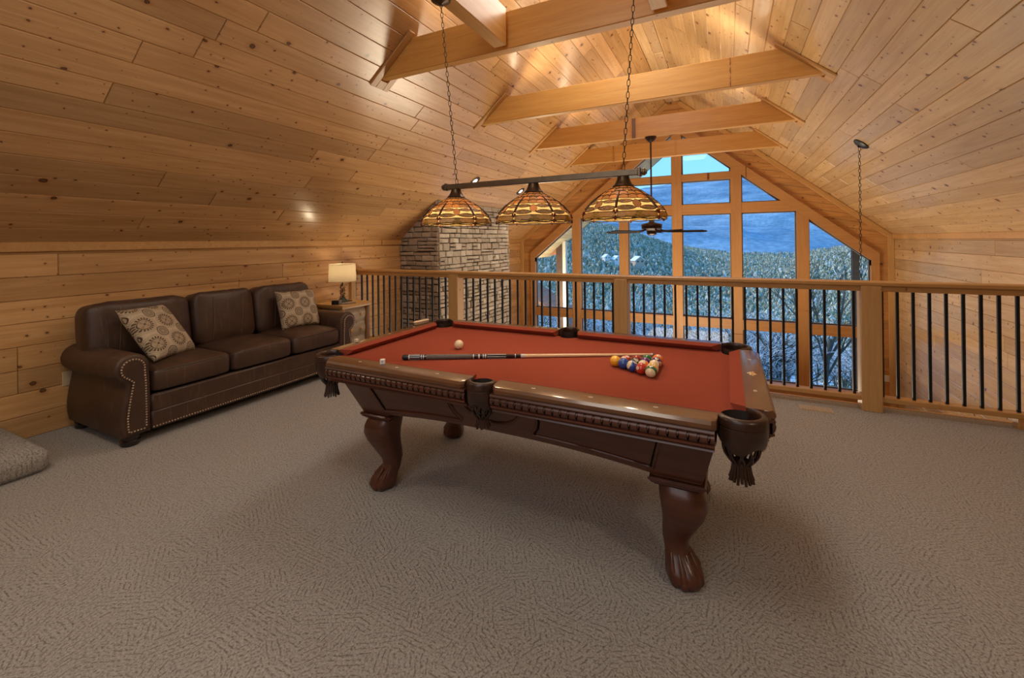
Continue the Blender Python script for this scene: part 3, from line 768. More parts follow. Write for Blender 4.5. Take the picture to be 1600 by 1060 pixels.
# legs
def leg(sx, sy):
    lx, ly = sx*0.805, sy*0.345
    g = empty('leg', (lx, ly, 0), tb)
    b = MB()
    for z0, z1, h_ in ((0.452, 0.466, 0.098), (0.436, 0.452, 0.112), (0.426, 0.436, 0.104), (0.416, 0.426, 0.092)): b.cbox((-h_, -h_, z0), (h_, h_, z1), 0.006)
    b.build('leg_cap', MAHOG, g)
    dx, dy = sx*0.70710678, sy*0.70710678
    prof = [(0.416, 0.004, 0.080), (0.40, 0.010, 0.086), (0.37, 0.020, 0.090), (0.33, 0.026, 0.088), (0.29, 0.020, 0.080), (0.25, 0.006, 0.070), (0.21, -0.010, 0.061), (0.17, -0.022, 0.054),
            (0.135, -0.024, 0.050), (0.105, -0.014, 0.052), (0.08, 0.004, 0.060), (0.055, 0.018, 0.069), (0.03, 0.024, 0.072), (0.012, 0.024, 0.066), (0.0, 0.022, 0.054)]
    b = MB(); n = 40; rings = []
    for z_, d, s_ in prof:
        toe = max(0.0, min(1.0, (0.15-z_)/0.06)); rr = []
        for j in range(n):
            a = 2*PI*j/n; ca, sa = math.cos(a), math.sin(a)
            e_ = 3.2 if z_ > 0.16 else 2.3
            rad = s_/((abs(ca)**e_+abs(sa)**e_)**(1/e_))
            ad = math.cos(a-math.atan2(dy, dx))
            if toe: rad *= 1 + toe*(0.13*abs(math.cos(2.5*(a-math.atan2(dy, dx)))) - 0.09) + toe*0.10*max(0, ad)
            if z_ > 0.2: rad *= 1 + 0.10*max(0, ad)
            rr.append((dx*d + rad*ca, dy*d + rad*sa, z_))
        rings.append(rr)
    b.loft(rings); b.build('leg_post', MAHOG, g, smooth=50)
    b = MB()
    for k in (-2, -1, 0, 1, 2):
        a = math.atan2(dy, dx) + k*0.62; r_ = 0.064 if abs(k) < 2 else 0.06
        b.ell((dx*0.022 + math.cos(a)*r_, dy*0.022 + math.sin(a)*r_, 0.022), (0.019, 0.019, 0.022), 10, 6)
        b.tube([(dx*0.022 + math.cos(a)*r_, dy*0.022 + math.sin(a)*r_, 0.034), (dx*0.012 + math.cos(a)*0.066, dy*0.012 + math.sin(a)*0.066, 0.065), (-dx*0.010 + math.cos(a)*0.05, -dy*0.010 + math.sin(a)*0.05, 0.115)], [0.018, 0.013, 0.005], 8)
    b.build('claw', MAHOG, g, smooth=60)
for sx in (-1, 1):
    for sy in (-1, 1): leg(sx, sy)
# pockets: leather shield, net and fringe
def pocket(c, ang, half, r_in, r_out, ztop, zbot, net_bot, fr_bot, nr, flat=False):
    g = empty('pocket', (c[0], c[1], 0), tb); n = 28
    th = [ang-half+2*half*i/n for i in range(n+1)]
    b = MB(); rings = []
    for i, t in enumerate(th):
        q = abs(2*i/n-1); sc_ = 0.012*math.cos(PI*4*(i/n-0.5))  # scalloped lower edge
        zb = zbot + sc_ - 0.006
        ext = 1.0
        prof = [(r_in, ztop-0.02), (r_in, ztop-0.003), (r_in+0.004, ztop+0.002), (r_out-0.010, ztop+0.002), (r_out-0.003, ztop-0.002), (r_out, ztop-0.009), (r_out+0.001, ztop-0.030), (r_out-0.002, ztop-0.032), (r_out-0.002, ztop-0.035), (r_out+0.001, ztop-0.037), (r_out+0.001, (ztop+zb)/2-0.01), (r_out-0.004, zb+0.018), (r_out-0.012, zb), (r_out-0.020, zb+0.004), (r_in, zb+0.03)]
        rings.append([(rr*math.cos(t), rr*math.sin(t), z_) for rr, z_ in prof])
    b.loft(rings); b.build('pocket_shield', LEATHER_P, g, smooth=40)
    b = MB()
    rim = [((r_out-0.018)*math.cos(t), (r_out-0.018)*math.sin(t), zbot + 0.012*math.cos(PI*4*(i/n-0.5)) - 0.008) for i, t in enumerate(th)]
    b.tube(rim, 0.003, 6); b.build('shield_edging', BRONZE, g, smooth=60)
    b = MB(); b.lathe([(r_in+0.004, ztop-0.012), (r_in+0.002, BED-0.02), (r_in-0.004, zbot+0.02), (0.002, zbot+0.015)], n=24, cap=False); b.build('pocket_liner', POCKET_IN, g, smooth=60)
    b = MB(); k = 10
    for j in range(k):
        for sg in (-1, 1):
            pts = []
            for i in range(9):
                f = i/8; z_ = zbot+0.012 + (net_bot-zbot-0.012)*f
                rr = (r_out-0.028)*(1-f) + nr*f + 0.016*math.sin(PI*f)
                a = 2*PI*j/k + sg*f*PI/k*2.0
                pts.append((rr*math.cos(a), rr*math.sin(a), z_))
            b.tube(pts, 0.0042, 5)
    b.build('net', LEATHER_P, g, smooth=60)
    b = MB(); b.lathe([(nr+0.004, net_bot+0.012), (nr+0.006, net_bot), (nr+0.001, net_bot-0.004)], n=20)
    k = 18
    for j in range(k):
        a = 2*PI*(j+0.5)/k; a1 = a+0.02
        b.tube([(nr*math.cos(a), nr*math.sin(a), net_bot), ((nr+0.004)*math.cos(a), (nr+0.004)*math.sin(a), (net_bot+fr_bot)/2), ((nr+0.013)*math.cos(a1), (nr+0.013)*math.sin(a1), fr_bot+0.004*math.sin(7*a))], [0.006, 0.006, 0.005], 5)
    b.build('fringe', LEATHER_P, g, smooth=60)
for sx in (-1, 1):
    for sy in (-1, 1):
        pocket((sx*(A+0.034), sy*(B+0.034)), math.atan2(sy, sx), 1.95, 0.062, 0.085, 0.802, 0.698, 0.622, 0.562, 0.026)
for sy in (-1, 1):
    pocket((0, sy*(B+0.098)), math.atan2(sy, 0), 1.75, 0.050, 0.070, 0.806, 0.705, 0.628, 0.594, 0.021)

# ------------------------------------------------------------------ balls
def ball_mat(name, col, stripe):
    m, nt, p = mat(name); N = NT(nt)
    t = N.n('ShaderNodeSeparateXYZ', {0: N.n('ShaderNodeTexCoord').outputs['Object']})
    if stripe:
        f = N.math('LESS_THAN', N.math('ABSOLUTE', t.outputs[2]), 0.0155); c = N.mix(f, rgba((0.78, 0.66, 0.44)), rgba(col))
    else: c = rgba(col)
    r2_ = N.math('ADD', N.math('POWER', t.outputs[1], 2.0), N.math('POWER', t.outputs[2], 2.0))
    d = N.math('MULTIPLY', N.math('LESS_THAN', r2_, 0.0085**2), N.math('GREATER_THAN', t.outputs[0], 0.0) if not stripe else 1.0)
    c = N.mix(d, c, rgba((0.82, 0.72, 0.52))) if name != 'cue_ball_resin' else rgba(col)
    if hasattr(c, 'is_linked'): nt.links.new(c, p.inputs['Base Color'])
    else: p.inputs['Base Color'].default_value = c
    p.inputs['Roughness'].default_value = 0.12; p.inputs['Coat Weight'].default_value = 0.5; return m
b = MB(); b.ell((0, 0, 0), (0.0286, 0.0286, 0.0286), 32, 20); BALLME = b.mesh('ball', [CREAM], smooth=180)
INK = simple('black_ink', (0.01, 0.01, 0.01), 0.4)
def text_mesh(name, cu):
    q = bpy.data.objects.new('tmp', cu); me = bpy.data.meshes.new_from_object(q); bpy.data.objects.remove(q); bpy.data.curves.remove(cu)
    me.name = name; me.materials.clear(); me.materials.append(INK); return link(name, me)
def ball(x, y, num, col, stripe, label, to, name='billiard_ball', spin=0.0):
    me = BALLME.copy(); me.materials[0] = ball_mat('cue_ball_resin' if num is None else 'ball_%d_resin' % num, col, stripe)
    o = bpy.data.objects.new(name, me); COL.objects.link(o); tag(o, label, 'ball', None if num is None else 'racked billiard balls')
    ex = Vector(to).normalized(); a = Vector((0, 0, 1)) if abs(ex.z) < 0.9 else Vector((0, 1, 0))
    ez = (a - ex*a.dot(ex)).normalized(); ez = Matrix.Rotation(spin, 3, ex) @ ez; ey = ez.cross(ex)
    o.matrix_world = frame((x, y, BED+0.0287), ex, ey, ez)
    if num is not None:
        cu = bpy.data.curves.new('number', 'FONT'); cu.body = str(num); cu.size = 0.0125; cu.align_x = 'CENTER'; cu.align_y = 'CENTER'; cu.extrude = 0.0002
        t = text_mesh('number', cu); t.parent = o
        t.matrix_basis = frame((0.0288, 0, 0), EY, EZ, EX)
    return o
AX, AY, RD = -0.537, 2.293, 0.0572
GA = 0.0
def rk(r_, i): return (AX + r_*0.0496, AY + (i - r_/2)*RD)
RED, ORA, YEL, BLU, PUR, GRN, MAR, BLK = (0.50, 0.035, 0.02), (0.80, 0.20, 0.03), (0.85, 0.42, 0.02), (0.02, 0.075, 0.34), (0.09, 0.02, 0.14), (0.015, 0.12, 0.05), (0.30, 0.03, 0.02), (0.012, 0.012, 0.012)
rack = [(0,0,1,YEL,0,'solid yellow ball at the tip of the racked triangle',(0.3,0.8,0.6),0),
 (1,0,2,BLU,0,'solid blue ball right behind the yellow tip ball',(0.6,0.6,0.7),0), (1,1,11,RED,1,'red striped ball in the second row, on the side nearer the cue',(0.4,-0.2,0.9),1.4),
 (2,0,10,BLU,1,'blue striped ball with a pale end in the near side of the third row',(0.5,-0.25,0.75),0.7), (2,1,8,BLK,0,'black ball in the middle of the racked triangle',(0.5,-0.5,0.75),0.4), (2,2,7,MAR,0,'maroon ball in the third row, touching the cue side',(0.2,0.5,0.8),0),
 (3,0,3,RED,0,'solid red ball with a white number spot facing the near rail',(-0.55,-0.75,0.25),0.3), (3,1,13,ORA,1,'orange striped ball just behind the solid red ball',(0.6,0.3,0.7),0.2), (3,2,4,PUR,0,'solid purple ball hidden in the fourth row',(0,0.2,1),0), (3,3,6,GRN,0,'solid green ball on the cue side of the fourth row',(0.2,0.6,0.8),0),
 (4,0,14,GRN,1,'green striped ball with a cream end, nearest corner of the rack',(0.05,-0.17,0.98),PI), (4,1,9,YEL,1,'yellow striped ball beside the green striped corner ball',(0.2,-0.5,0.85),1.3), (4,2,15,MAR,1,'maroon striped ball in the middle of the last row',(0.2,0.6,0.8),0.3), (4,3,12,PUR,1,'purple striped ball in the last row beside the orange corner ball',(0.2,-0.5,0.85),0.2), (4,4,5,ORA,0,'solid orange ball at the far corner of the rack by the cue tip',(0.3,-0.3,0.9),0.0)]
for r_, i, num, col, st, lab, to, sp in rack:
    x, y = rk(r_, i); ball(x, y, num, col, st, lab, to, spin=sp)
ball(-1.508, 2.268, None, (0.80, 0.66, 0.42), 0, 'plain cream cue ball alone near the head of the table', (0, 0, 1), 'cue_ball')

# ------------------------------------------------------------------ cue stick
P0, P1 = Vector((-1.665, 1.925, BED+0.016)), Vector((-0.385, 2.592, BED+0.0075)); L = (P1-P0).length; dx = (P1-P0).normalized()
cq = thing('cue_stick', P0, 'pool cue with black and grey wrapped butt lying across the red cloth', 'cue')
SHAFT = simple('maple_shaft', (0.78, 0.56, 0.32), 0.3, 0, 0.1, 8, coat=0.3); WRAP = simple('grey_linen_wrap', (0.15, 0.13, 0.115), 0.75, 0, 0.4, 160)
CUEBLK = simple('black_cue_lacquer', (0.012, 0.012, 0.014), 0.18, coat=0.5); SILV = simple('silver_inlay', (0.62, 0.62, 0.62), 0.3, 0.2)
def cs_(a): return 0.0150 + (0.0062-0.0150)*a
def cue_part(name, a0, a1, m_, grow=0.0, rounded=False):
    b = MB(); n = 14; e1 = EZ.cross(dx).normalized(); e2 = dx.cross(e1); st = [a0, a1]
    pr_ = [(a0, cs_(a0)+grow), (a1, cs_(a1)+grow)]
    if rounded: pr_ = [(a0, cs_(a0)*0.55), (a0+0.003, cs_(a0)*0.9), (a0+0.008, cs_(a0))] + pr_[1:]
    b.loft([[dx*(a*L) + e1*r_*math.cos(2*PI*j/n) + e2*r_*math.sin(2*PI*j/n) for j in range(n)] for a, r_ in pr_]); b.build(name, m_, cq, smooth=50)
cue_part('butt_cap', 0.0, 0.022, simple('black_rubber', (0.01, 0.01, 0.01), 0.5), 0, True)
cue_part('butt', 0.022, 0.095, CUEBLK); cue_part('wrap', 0.095, 0.275, WRAP, 0.0003); cue_part('forearm', 0.275, 0.468, CUEBLK)
cue_part('joint_collar', 0.468, 0.485, SILV, 0.0004); cue_part('shaft', 0.485, 0.985, SHAFT); cue_part('ferrule', 0.985, 0.995, WHITE); cue_part('tip', 0.995, 1.0, simple('blue_chalked_tip', (0.08, 0.1, 0.16), 0.9))
for a, w_ in ((0.026, 0.004), (0.075, 0.003), (0.083, 0.003), (0.279, 0.004), (0.300, 0.006), (0.318, 0.004), (0.326, 0.005), (0.445, 0.003)): cue_part('ring', a, a+w_, SILV, 0.0004)
for a0, a1 in ((0.03, 0.07), (0.335, 0.41)):
    b = MB(); e1 = EZ.cross(dx).normalized(); e2 = dx.cross(e1)
    for k in range(6):
        t = 2*PI*k/6; r_ = cs_(a0)+0.0002; r3 = cs_(a1)+0.0001
        b.tube([dx*(a0*L) + (e1*math.cos(t)+e2*math.sin(t))*r_, dx*(a1*L) + (e1*math.cos(t)+e2*math.sin(t))*r3], 0.0012, 4)
    b.build('inlay', SILV, cq)

# ------------------------------------------------------------------ billiard light: bar, chains, three leaded glass shades
BZ = 1.782
bl = thing('billiard_light', (-1.008, 2.311, BZ), 'bronze bar billiard light with three amber leaded glass dragonfly shades on two chains', 'light fixture')
b = MB(); b.cbox((-0.60, -0.017, -0.017), (0.60, 0.017, 0.017), 0.004); b.build('bar', BARM, bl)
for s_ in (-1, 1):
    b = MB(); b.lathe([(0.014, 0.014), (0.014, 0.022), (0.020, 0.026), (0.020, 0.036), (0.014, 0.040), (0.014, 0.044), (0.006, 0.047)], n=16)
    b.cbox((-0.023, -0.023, 0.0), (0.023, 0.023, 0.018), 0.004)
    o = b.build('finial', BARM, bl, smooth=40); o.matrix_basis = frame((s_*0.595, 0, 0), (0, 1, 0), (0, 0, s_), (s_, 0, 0))
b = MB(); n = 16; pts = []
for i in range(n):
    a = 2*PI*i/n; cx_, cy_ = math.cos(a), math.sin(a); pts.append((0.0075*cx_, 0, 0.0115*cy_ + (0.006 if cy_ > 0 else -0.006)))
b.tube(pts, 0.0021, 5, closed=True); LINK = b.mesh('chain_link', BRONZE, 180)
def chain(p0, p1, parent, sc_=1.0, mat_=None):
    p0, p1 = Vector(p0), Vector(p1); d = p1-p0; L_ = d.length; k = max(2, int(L_/(0.0305*sc_))); d.normalize()
    ex = EY.cross(d).normalized(); ey = d.cross(ex)
    for i in range(k):
        q = p0 + d*(L_*(i+0.5)/k); a = (i % 2)*PI/2 + 0.4; e1 = ex*math.cos(a)+ey*math.sin(a); e2 = d.cross(e1)
        link('chain_link', LINK, parent, frame(q, e1*sc_, e2*sc_, d*sc_))
chain((-0.528, 0, 0.017), (-0.60, -0.05, ZB0-BZ-0.02), bl)
chain((0.520, 0, 0.017), (0.615, -0.05, ZB0-BZ-0.02), bl)
for x in (-0.60, 0.615):
    b = MB(); b.lathe([(0.062, 0.022), (0.062, 0.014), (0.05, 0.004), (0.018, -0.004), (0.008, -0.014)], n=24); b.build('ceiling_canopy', BRONZE, bl, smooth=50).location = (x, -0.05, ZB0-BZ-0.019)
def glassm(name, col, mottled=0.0, emit=0.0):
    m, nt, p = mat(name); N = NT(nt)
    t = N.n('ShaderNodeTexCoord').outputs['Object']; r = N.n('ShaderNodeObjectInfo').outputs['Random']
    nz = N.n('ShaderNodeTexNoise', {'Vector': t, 'Scale': 60.0 if mottled < 0.5 else 170.0, 'Detail': 3.0}).outputs[0]
    c = N.mix(1.0, rgba(col), N.ramp(nz, [(0.35, 1-mottled), (0.65, 1+mottled*0.3)]), 'MULTIPLY')
    c = N.mix(1.0, c, N.ramp(r, [(0, 0.75), (1, 1.15)]), 'MULTIPLY')
    tl = N.n('ShaderNodeBsdfTranslucent', {'Color': c}); df = N.n('ShaderNodeBsdfDiffuse', {'Color': c}); gl_ = N.n('ShaderNodeBsdfGlossy', {'Roughness': 0.3, 'Color': (1, 1, 1, 1)})
    m1 = N.n('ShaderNodeMixShader', {0: 0.45, 1: tl.outputs[0], 2: df.outputs[0]}); m2 = N.n('ShaderNodeMixShader', {0: 0.02, 1: m1.outputs[0], 2: gl_.outputs[0]})
    nt.links.new(m2.outputs[0], nt.nodes['Material Output'].inputs[0]); return m
G_AMB = glassm('amber_glass', (0.86, 0.58, 0.24), 0.12); G_WING = glassm('brown_wing_glass', (0.66, 0.47, 0.23), 0.6); G_RIM = glassm('olive_gold_glass', (0.60, 0.43, 0.14), 0.55)
G_EYE = glassm('bright_amber_glass', (0.90, 0.58, 0.27), 0.05); G_RED = glassm('red_jewel_glass', (0.28, 0.05, 0.04), 0.1); G_BODY = simple('dragonfly_body_metal', (0.05, 0.025, 0.015), 0.4, 0.4)
LEAD = simple('lead_came', (0.028, 0.018, 0.012), 0.5, 0.5)
SH = [(0.034, 0.0), (0.060, -0.010), (0.095, -0.030), (0.130, -0.055), (0.163, -0.084), (0.190, -0.112), (0.210, -0.140), (0.219, -0.160), (0.214, -0.176)]
LEN_ = [0.0]
for i in range(1, len(SH)): LEN_.append(LEN_[-1] + math.hypot(SH[i][0]-SH[i-1][0], SH[i][1]-SH[i-1][1]))
def shp(a, v, out=0.0):
    """point of the dome at angle a, v in 0..1 down the profile"""
    s_ = max(0, min(0.99999, v))*LEN_[-1]
    for i in range(1, len(SH)):
        if s_ <= LEN_[i]: break
    f = (s_-LEN_[i-1])/(LEN_[i]-LEN_[i-1]); r_ = SH[i-1][0]+(SH[i][0]-SH[i-1][0])*f; z_ = SH[i-1][1]+(SH[i][1]-SH[i-1][1])*f
    if v > 1: z_ -= (v-1)*LEN_[-1]
    dr, dz = SH[i][0]-SH[i-1][0], SH[i][1]-SH[i-1][1]; l = math.hypot(dr, dz); nr_, nz_ = -dz/l, dr/l
    r_ += nr_*out; z_ += nz_*out
    return (r_*math.cos(a), r_*math.sin(a), z_)
def scal(a): return 0.012*math.cos(12*a)
PIECES = []; CAME = MB()
def gpiece(pl, m_, out=0.0022, came=True):
    """pl: outline [(a,v)], slightly domed solid piece of glass"""
    ca = sum(p[0] for p in pl)/len(pl); cv = sum(p[1] for p in pl)/len(pl)
    pp = [(ca+(a-ca)*0.97, cv+(v-cv)*0.97) for a, v in pl]
    b = MB(); n = len(pp)
    vs = [shp(a, v, out-0.0016) for a, v in pp] + [shp(a, v, out) for a, v in pp] + [shp(ca, cv, out+0.0012)]
    fs = [tuple(reversed(range(n)))] + [(i, (i+1) % n, n+(i+1) % n, n+i) for i in range(n)] + [(n+i, n+(i+1) % n, 2*n) for i in range(n)]
    b.add(vs, fs); PIECES.append(b.mesh('glass_piece', m_, smooth=50))
    if came:
        ps = []
        for i in range(n):
            a0, v0 = pl[i]; a1, v1 = pl[(i+1) % n]
            ps += [shp(a0, v0, out+0.0005), shp((a0+a1)/2, (v0+v1)/2, out+0.0005)]
        CAME.tube(ps, 0.0014, 4, closed=True)
Rg = random.Random(14)
jit = {}
def jp(a, v, k, ja=0.05, jv=0.012):
    if k not in jit: jit[k] = (Rg.uniform(-ja, ja), Rg.uniform(-jv, jv)*1.6)
    return (a+jit[k][0], v+jit[k][1])
rings_ = [(0.03, 10), (0.16, 14), (0.29, 18), (0.42, 20), (0.545, 20)]
for ri in range(4):
    v0, n0 = rings_[ri]; v1, _ = rings_[ri+1]; n_ = (10, 14, 18, 20)[ri]
    for j in range(n_):
        a0, a1 = 2*PI*(j+0.5*(ri % 2))/n_, 2*PI*(j+1+0.5*(ri % 2))/n_; am = (a0+a1)/2
        tp = jp(am, v0, (ri, 'm', j), 0.02); P4 = [jp(a0, v0+0.025, (ri, n_, j % n_), 0.03), (tp[0], v0-0.02 if ri else v0), jp(a1, v0+0.025, (ri, n_, (j+1) % n_), 0.03), (a1, v1+0.02), (am, v1-0.02), (a0, v1+0.02)]
        if ri == 3: P4[3] = (a1, v1); P4[4] = (am, v1); P4[5] = (a0, v1)
        gpiece(P4, G_AMB)
for k in range(6):
    a = 2*PI*k/6 + 0.35
    for sg in (-1, 1):
        def W(v0, h_, a0, a1, m_):
            pts = []
            for i in range(7):
                f = i/6; pts.append((a+sg*(a0+(a1-a0)*f), v0 - h_*math.sin(PI*min(1, f*0.9+0.1))**0.7))
            for i in range(6, -1, -1):
                f = i/6; pts.append((a+sg*(a0+(a1-a0)*f), v0 + h_*math.sin(PI*min(1, f*0.9+0.1))**0.7))
            gpiece(pts, m_, 0.0028)
        W(0.625, 0.050, 0.03, 0.45, G_WING); W(0.795, 0.055, 0.03, 0.48, G_WING)
    am = a + PI/6
    gpiece([(am-0.09, 0.63), (am, 0.58), (am+0.09, 0.63), (am+0.11, 0.70), (am+0.08, 0.76), (am, 0.80), (am-0.08, 0.76), (am-0.11, 0.70)], G_EYE, 0.0034)
    gpiece([(a, 0.88), (am, 0.865), (a+PI/3, 0.88), (a+PI/3, 0.985), (a+PI/4, 0.975), (am, 1.0), (a+PI/12, 0.975), (a, 0.985)], G_RIM)
CAMEME = CAME.mesh('lead_came', LEAD)
b = MB(); n = 48; rr_ = [[shp(2*PI*j/n, v, -0.0008) for j in range(n)] for v in (0.0, 0.12, 0.25, 0.4, 0.55, 0.7, 0.83, 0.92, 0.985)]
b.loft(rr_, True, False, False); SHME = b.mesh('shade', G_AMB, 180)
b = MB(); b.tube([shp(0, 0.30, 0.004), shp(0, 0.45, 0.005), shp(0, 0.60, 0.006), shp(0, 0.80, 0.007)], [0.002, 0.004, 0.006, 0.006], 6)
BODYME = b.mesh('dragonfly_body', G_BODY, 60)
b = MB()
for k in range(6):
    a = 2*PI*k/6+0.35
    for da, v in ((-0.035, 0.86), (0.035, 0.86), (0, 0.90)): b.ell(shp(a+da, v, 0.004), (0.006, 0.006, 0.006), 8, 6)
    q = shp(a, 0.985, 0.003); b.ell((q[0], q[1], q[2]-0.002), (0.007, 0.007, 0.011), 8, 6)
JEWME = b.mesh('red_jewels', G_RED, 180)
b = MB(); n = 72; b.tube([shp(2*PI*j/n, 0.995+0.02*abs(math.sin(6*(2*PI*j/n-0.35)))) for j in range(n)], 0.0026, 5, closed=True); RIMME = b.mesh('rim_wire', LEAD)
b = MB(); b.lathe([(0.020, 0.052), (0.030, 0.051), (0.032, 0.042), (0.037, 0.028), (0.046, 0.012), (0.053, 0.006), (0.057, 0.001), (0.055, -0.006), (0.04, -0.006)], n=28); FITME = b.mesh('fitter_cap', BRONZE, 50)
b = MB(); b.ell((0, 0, -0.075), (0.028, 0.028, 0.034), 14, 10); b.lathe([(0.014, -0.002), (0.014, -0.045)], n=12)
m, nt, p = mat('lit_bulb'); p.inputs['Emission Color'].default_value = (1, 0.82, 0.52, 1); p.inputs['Emission Strength'].default_value = 5; p.inputs['Base Color'].default_value = (1, 0.9, 0.7, 1); LITBULB = m
BULBME = b.mesh('bulb', LITBULB, 180)
for si, sx in enumerate((-0.535, 0.003, 0.520)):
    top = BZ-0.017-0.052
    sh = link('shade', SHME, bl, loc=(sx, 0, top-BZ)); sh.rotation_euler = (0, 0, (0.25, 0.05, 0.2)[si])
    for nm, me in (('lead_came', CAMEME), ('red_jewels', JEWME), ('rim_wire', RIMME)):
        q = link(nm, me, sh)
        if nm == 'red_jewels': q['kind'] = 'stuff'
    for k in range(6): link('dragonfly_body', BODYME, sh).rotation_euler = (0, 0, 2*PI*k/6+0.35)
    for me in PIECES: link('glass_piece', me, sh)
    link('fitter_cap', FITME, bl, loc=(sx, 0, top-BZ)); link('bulb', BULBME, bl, loc=(sx, 0, top-BZ))
    l = bpy.data.lights.new('shade_lamp', 'POINT'); l.energy = 3.4; l.color = (1.0, 0.82, 0.56); l.shadow_soft_size = 0.03
    o = bpy.data.objects.new('shade_lamp', l); COL.objects.link(o); o.location = (-1.008+sx, 2.311, top-0.13)

# ------------------------------------------------------------------ ceiling fan, hanging chain, recessed lights
FZ = 1.555
fan = thing('ceiling_fan', (-1.01, 6.735, FZ), 'dark bronze ceiling fan on a long rod below the third beam', 'ceiling fan')
FANM = simple('dark_bronze_fan', (0.035, 0.017, 0.012), 0.35, 0.4); BLADE = simple('espresso_fan_blade', (0.014, 0.008, 0.006), 0.7, spec=0.1)
b = MB(); b.lathe([(0.012, 0.10), (0.012, ZB0-FZ-0.06)], n=12); b.build('down_rod', FANM, fan, smooth=40)
b = MB(); b.lathe([(0.085, ZB0-FZ), (0.085, ZB0-FZ-0.012), (0.06, ZB0-FZ-0.05), (0.03, ZB0-FZ-0.075)], n=24); b.build('canopy', FANM, fan, smooth=40)
b = MB(); b.lathe([(0.03, 0.16), (0.045, 0.13), (0.10, 0.115), (0.148, 0.10), (0.152, 0.075), (0.142, 0.07), (0.15, 0.062), (0.146, 0.035), (0.10, 0.012), (0.075, 0.0), (0.07, -0.045), (0.05, -0.062), (0.02, -0.07)], n=32); b.build('motor_housing', FANM, fan, smooth=35)
b = MB(); b.tube([(0.03, -0.02, -0.065), (0.03, -0.02, -0.16)], 0.0015, 5); b.ell((0.03, -0.02, -0.165), (0.006, 0.006, 0.008), 8, 6); b.build('pull_chain', FANM, fan)
b = MB(); ol = []
for i in range(13):
    f = i/12; x = 0.22+0.56*f; ww = 0.055+0.018*f
    if f > 0.9: ww *= math.sqrt(max(0.15, 1-((f-0.9)/0.1)**2*0.85))
    ol.append((x, ww))
poly = [(x, -w_) for x, w_ in ol] + [(x, w_) for x, w_ in reversed(ol)]
b.prism(poly, -0.004, 0.004, lambda x, y, z_: (x, y*math.cos(0.21), z_+y*math.sin(0.21))); blademe = b.mesh('blade', BLADE)
b = MB(); b.tube([(0.12, 0, 0.03), (0.17, 0, 0.012), (0.22, 0, 0.004), (0.30, 0, 0.006)], [0.012, 0.014, 0.018, 0.012], 8); brme = b.mesh('blade_bracket', FANM, 60)
fa = math.atan2(-fw.x, fw.y)  # one pair of blades lies across the view
for k in range(5):
    o = link('blade', blademe, fan, loc=(0, 0, -0.01)); o.rotation_euler = (0, 0, 0.30 + k*2*PI/5)
    o2 = link('blade_bracket', brme, o)
def onroof_r(x, y): return Vector((x, y, ZE + S*(XR-x)))
def onroof_l(x, y): return Vector((x, y, ZE + S*(x-XL)))
hp = onroof_r(1.40, 6.27)
hc = thing('hanging_chain', hp, 'thin black chain hanging from a round canopy on the right ceiling slope', 'chain')
b = MB(); b.lathe([(0.085, 0.0), (0.085, -0.012), (0.06, -0.028), (0.02, -0.034), (0.01, -0.05)], n=24); o = b.build('canopy', BLACK, hc, smooth=40); o.rotation_euler = (0, SA, 0)
LINKB = LINK.copy(); LINKB.materials[0] = BLACK
sv = LINK; LINK = LINKB
chain((-0.02, 0, -0.04), (-0.02, 0, -2.25), hc, 1.35); LINK = sv
EMC, ntc, pc_ = mat('downlight_lens'); pc_.inputs['Emission Color'].default_value = (1, 0.86, 0.62, 1); pc_.inputs['Emission Strength'].default_value = 3.0
CANIN = simple('bronze_baffle', (0.07, 0.05, 0.04), 0.4, 0.4)
def downlight(p, n_, label, power, vis=True):
    g = thing('recessed_light', p, label, 'ceiling light', 'recessed ceiling lights'); z_ = Vector(n_); x_ = EY; y_ = z_.cross(x_)
    g.matrix_world = frame(p, x_, y_, z_)
    b = MB(); b.lathe([(0.095, 0.0), (0.095, 0.006), (0.088, 0.010), (0.072, 0.008), (0.070, 0.001), (0.066, -0.001)], n=28, cap=False); b.build('trim_ring', BRONZE, g, smooth=40)
    b = MB(); b.lathe([(0.070, 0.006), (0.064, 0.0035), (0.064, 0.001)], n=24); b.build('baffle', CANIN, g)
    b = MB(); b.lathe([(0.045, 0.0065), (0.042, 0.0085)], n=20); b.build('lens', EMC, g)
    l = bpy.data.lights.new('downlight_lamp', 'SPOT'); l.energy = power; l.color = (1.0, 0.82, 0.58); l.spot_size = 2.5; l.spot_blend = 0.8; l.shadow_soft_size = 0.06
    o = bpy.data.objects.new('downlight_lamp', l); COL.objects.link(o); o.location = Vector(p)+z_*0.03
    o.rotation_euler = (-(EZ)*0.6 + z_*0.4).to_track_quat('-Z', 'Y').to_euler()
downlight(onroof_l(-3.575, 5.89) + nl*0.001, nl, 'round recessed light on the left slope just above the billiard light bar', 26)
downlight(onroof_l(-3.575, 7.58) + nl*0.001, nl, 'smaller-looking recessed light on the left slope between the first two shades', 26)
downlight(onroof_l(-3.575, 0.5) + nl*0.001, nl, 'added unseen recessed light on the left slope above the sofa, toward the back wall', 34)  # unseen can added to light the loft
downlight(onroof_r(1.55, 0.6) + nr*0.001, nr, 'added unseen recessed light on the right slope behind the camera side of the loft', 34)  # second out-of-view can, added for room brightness

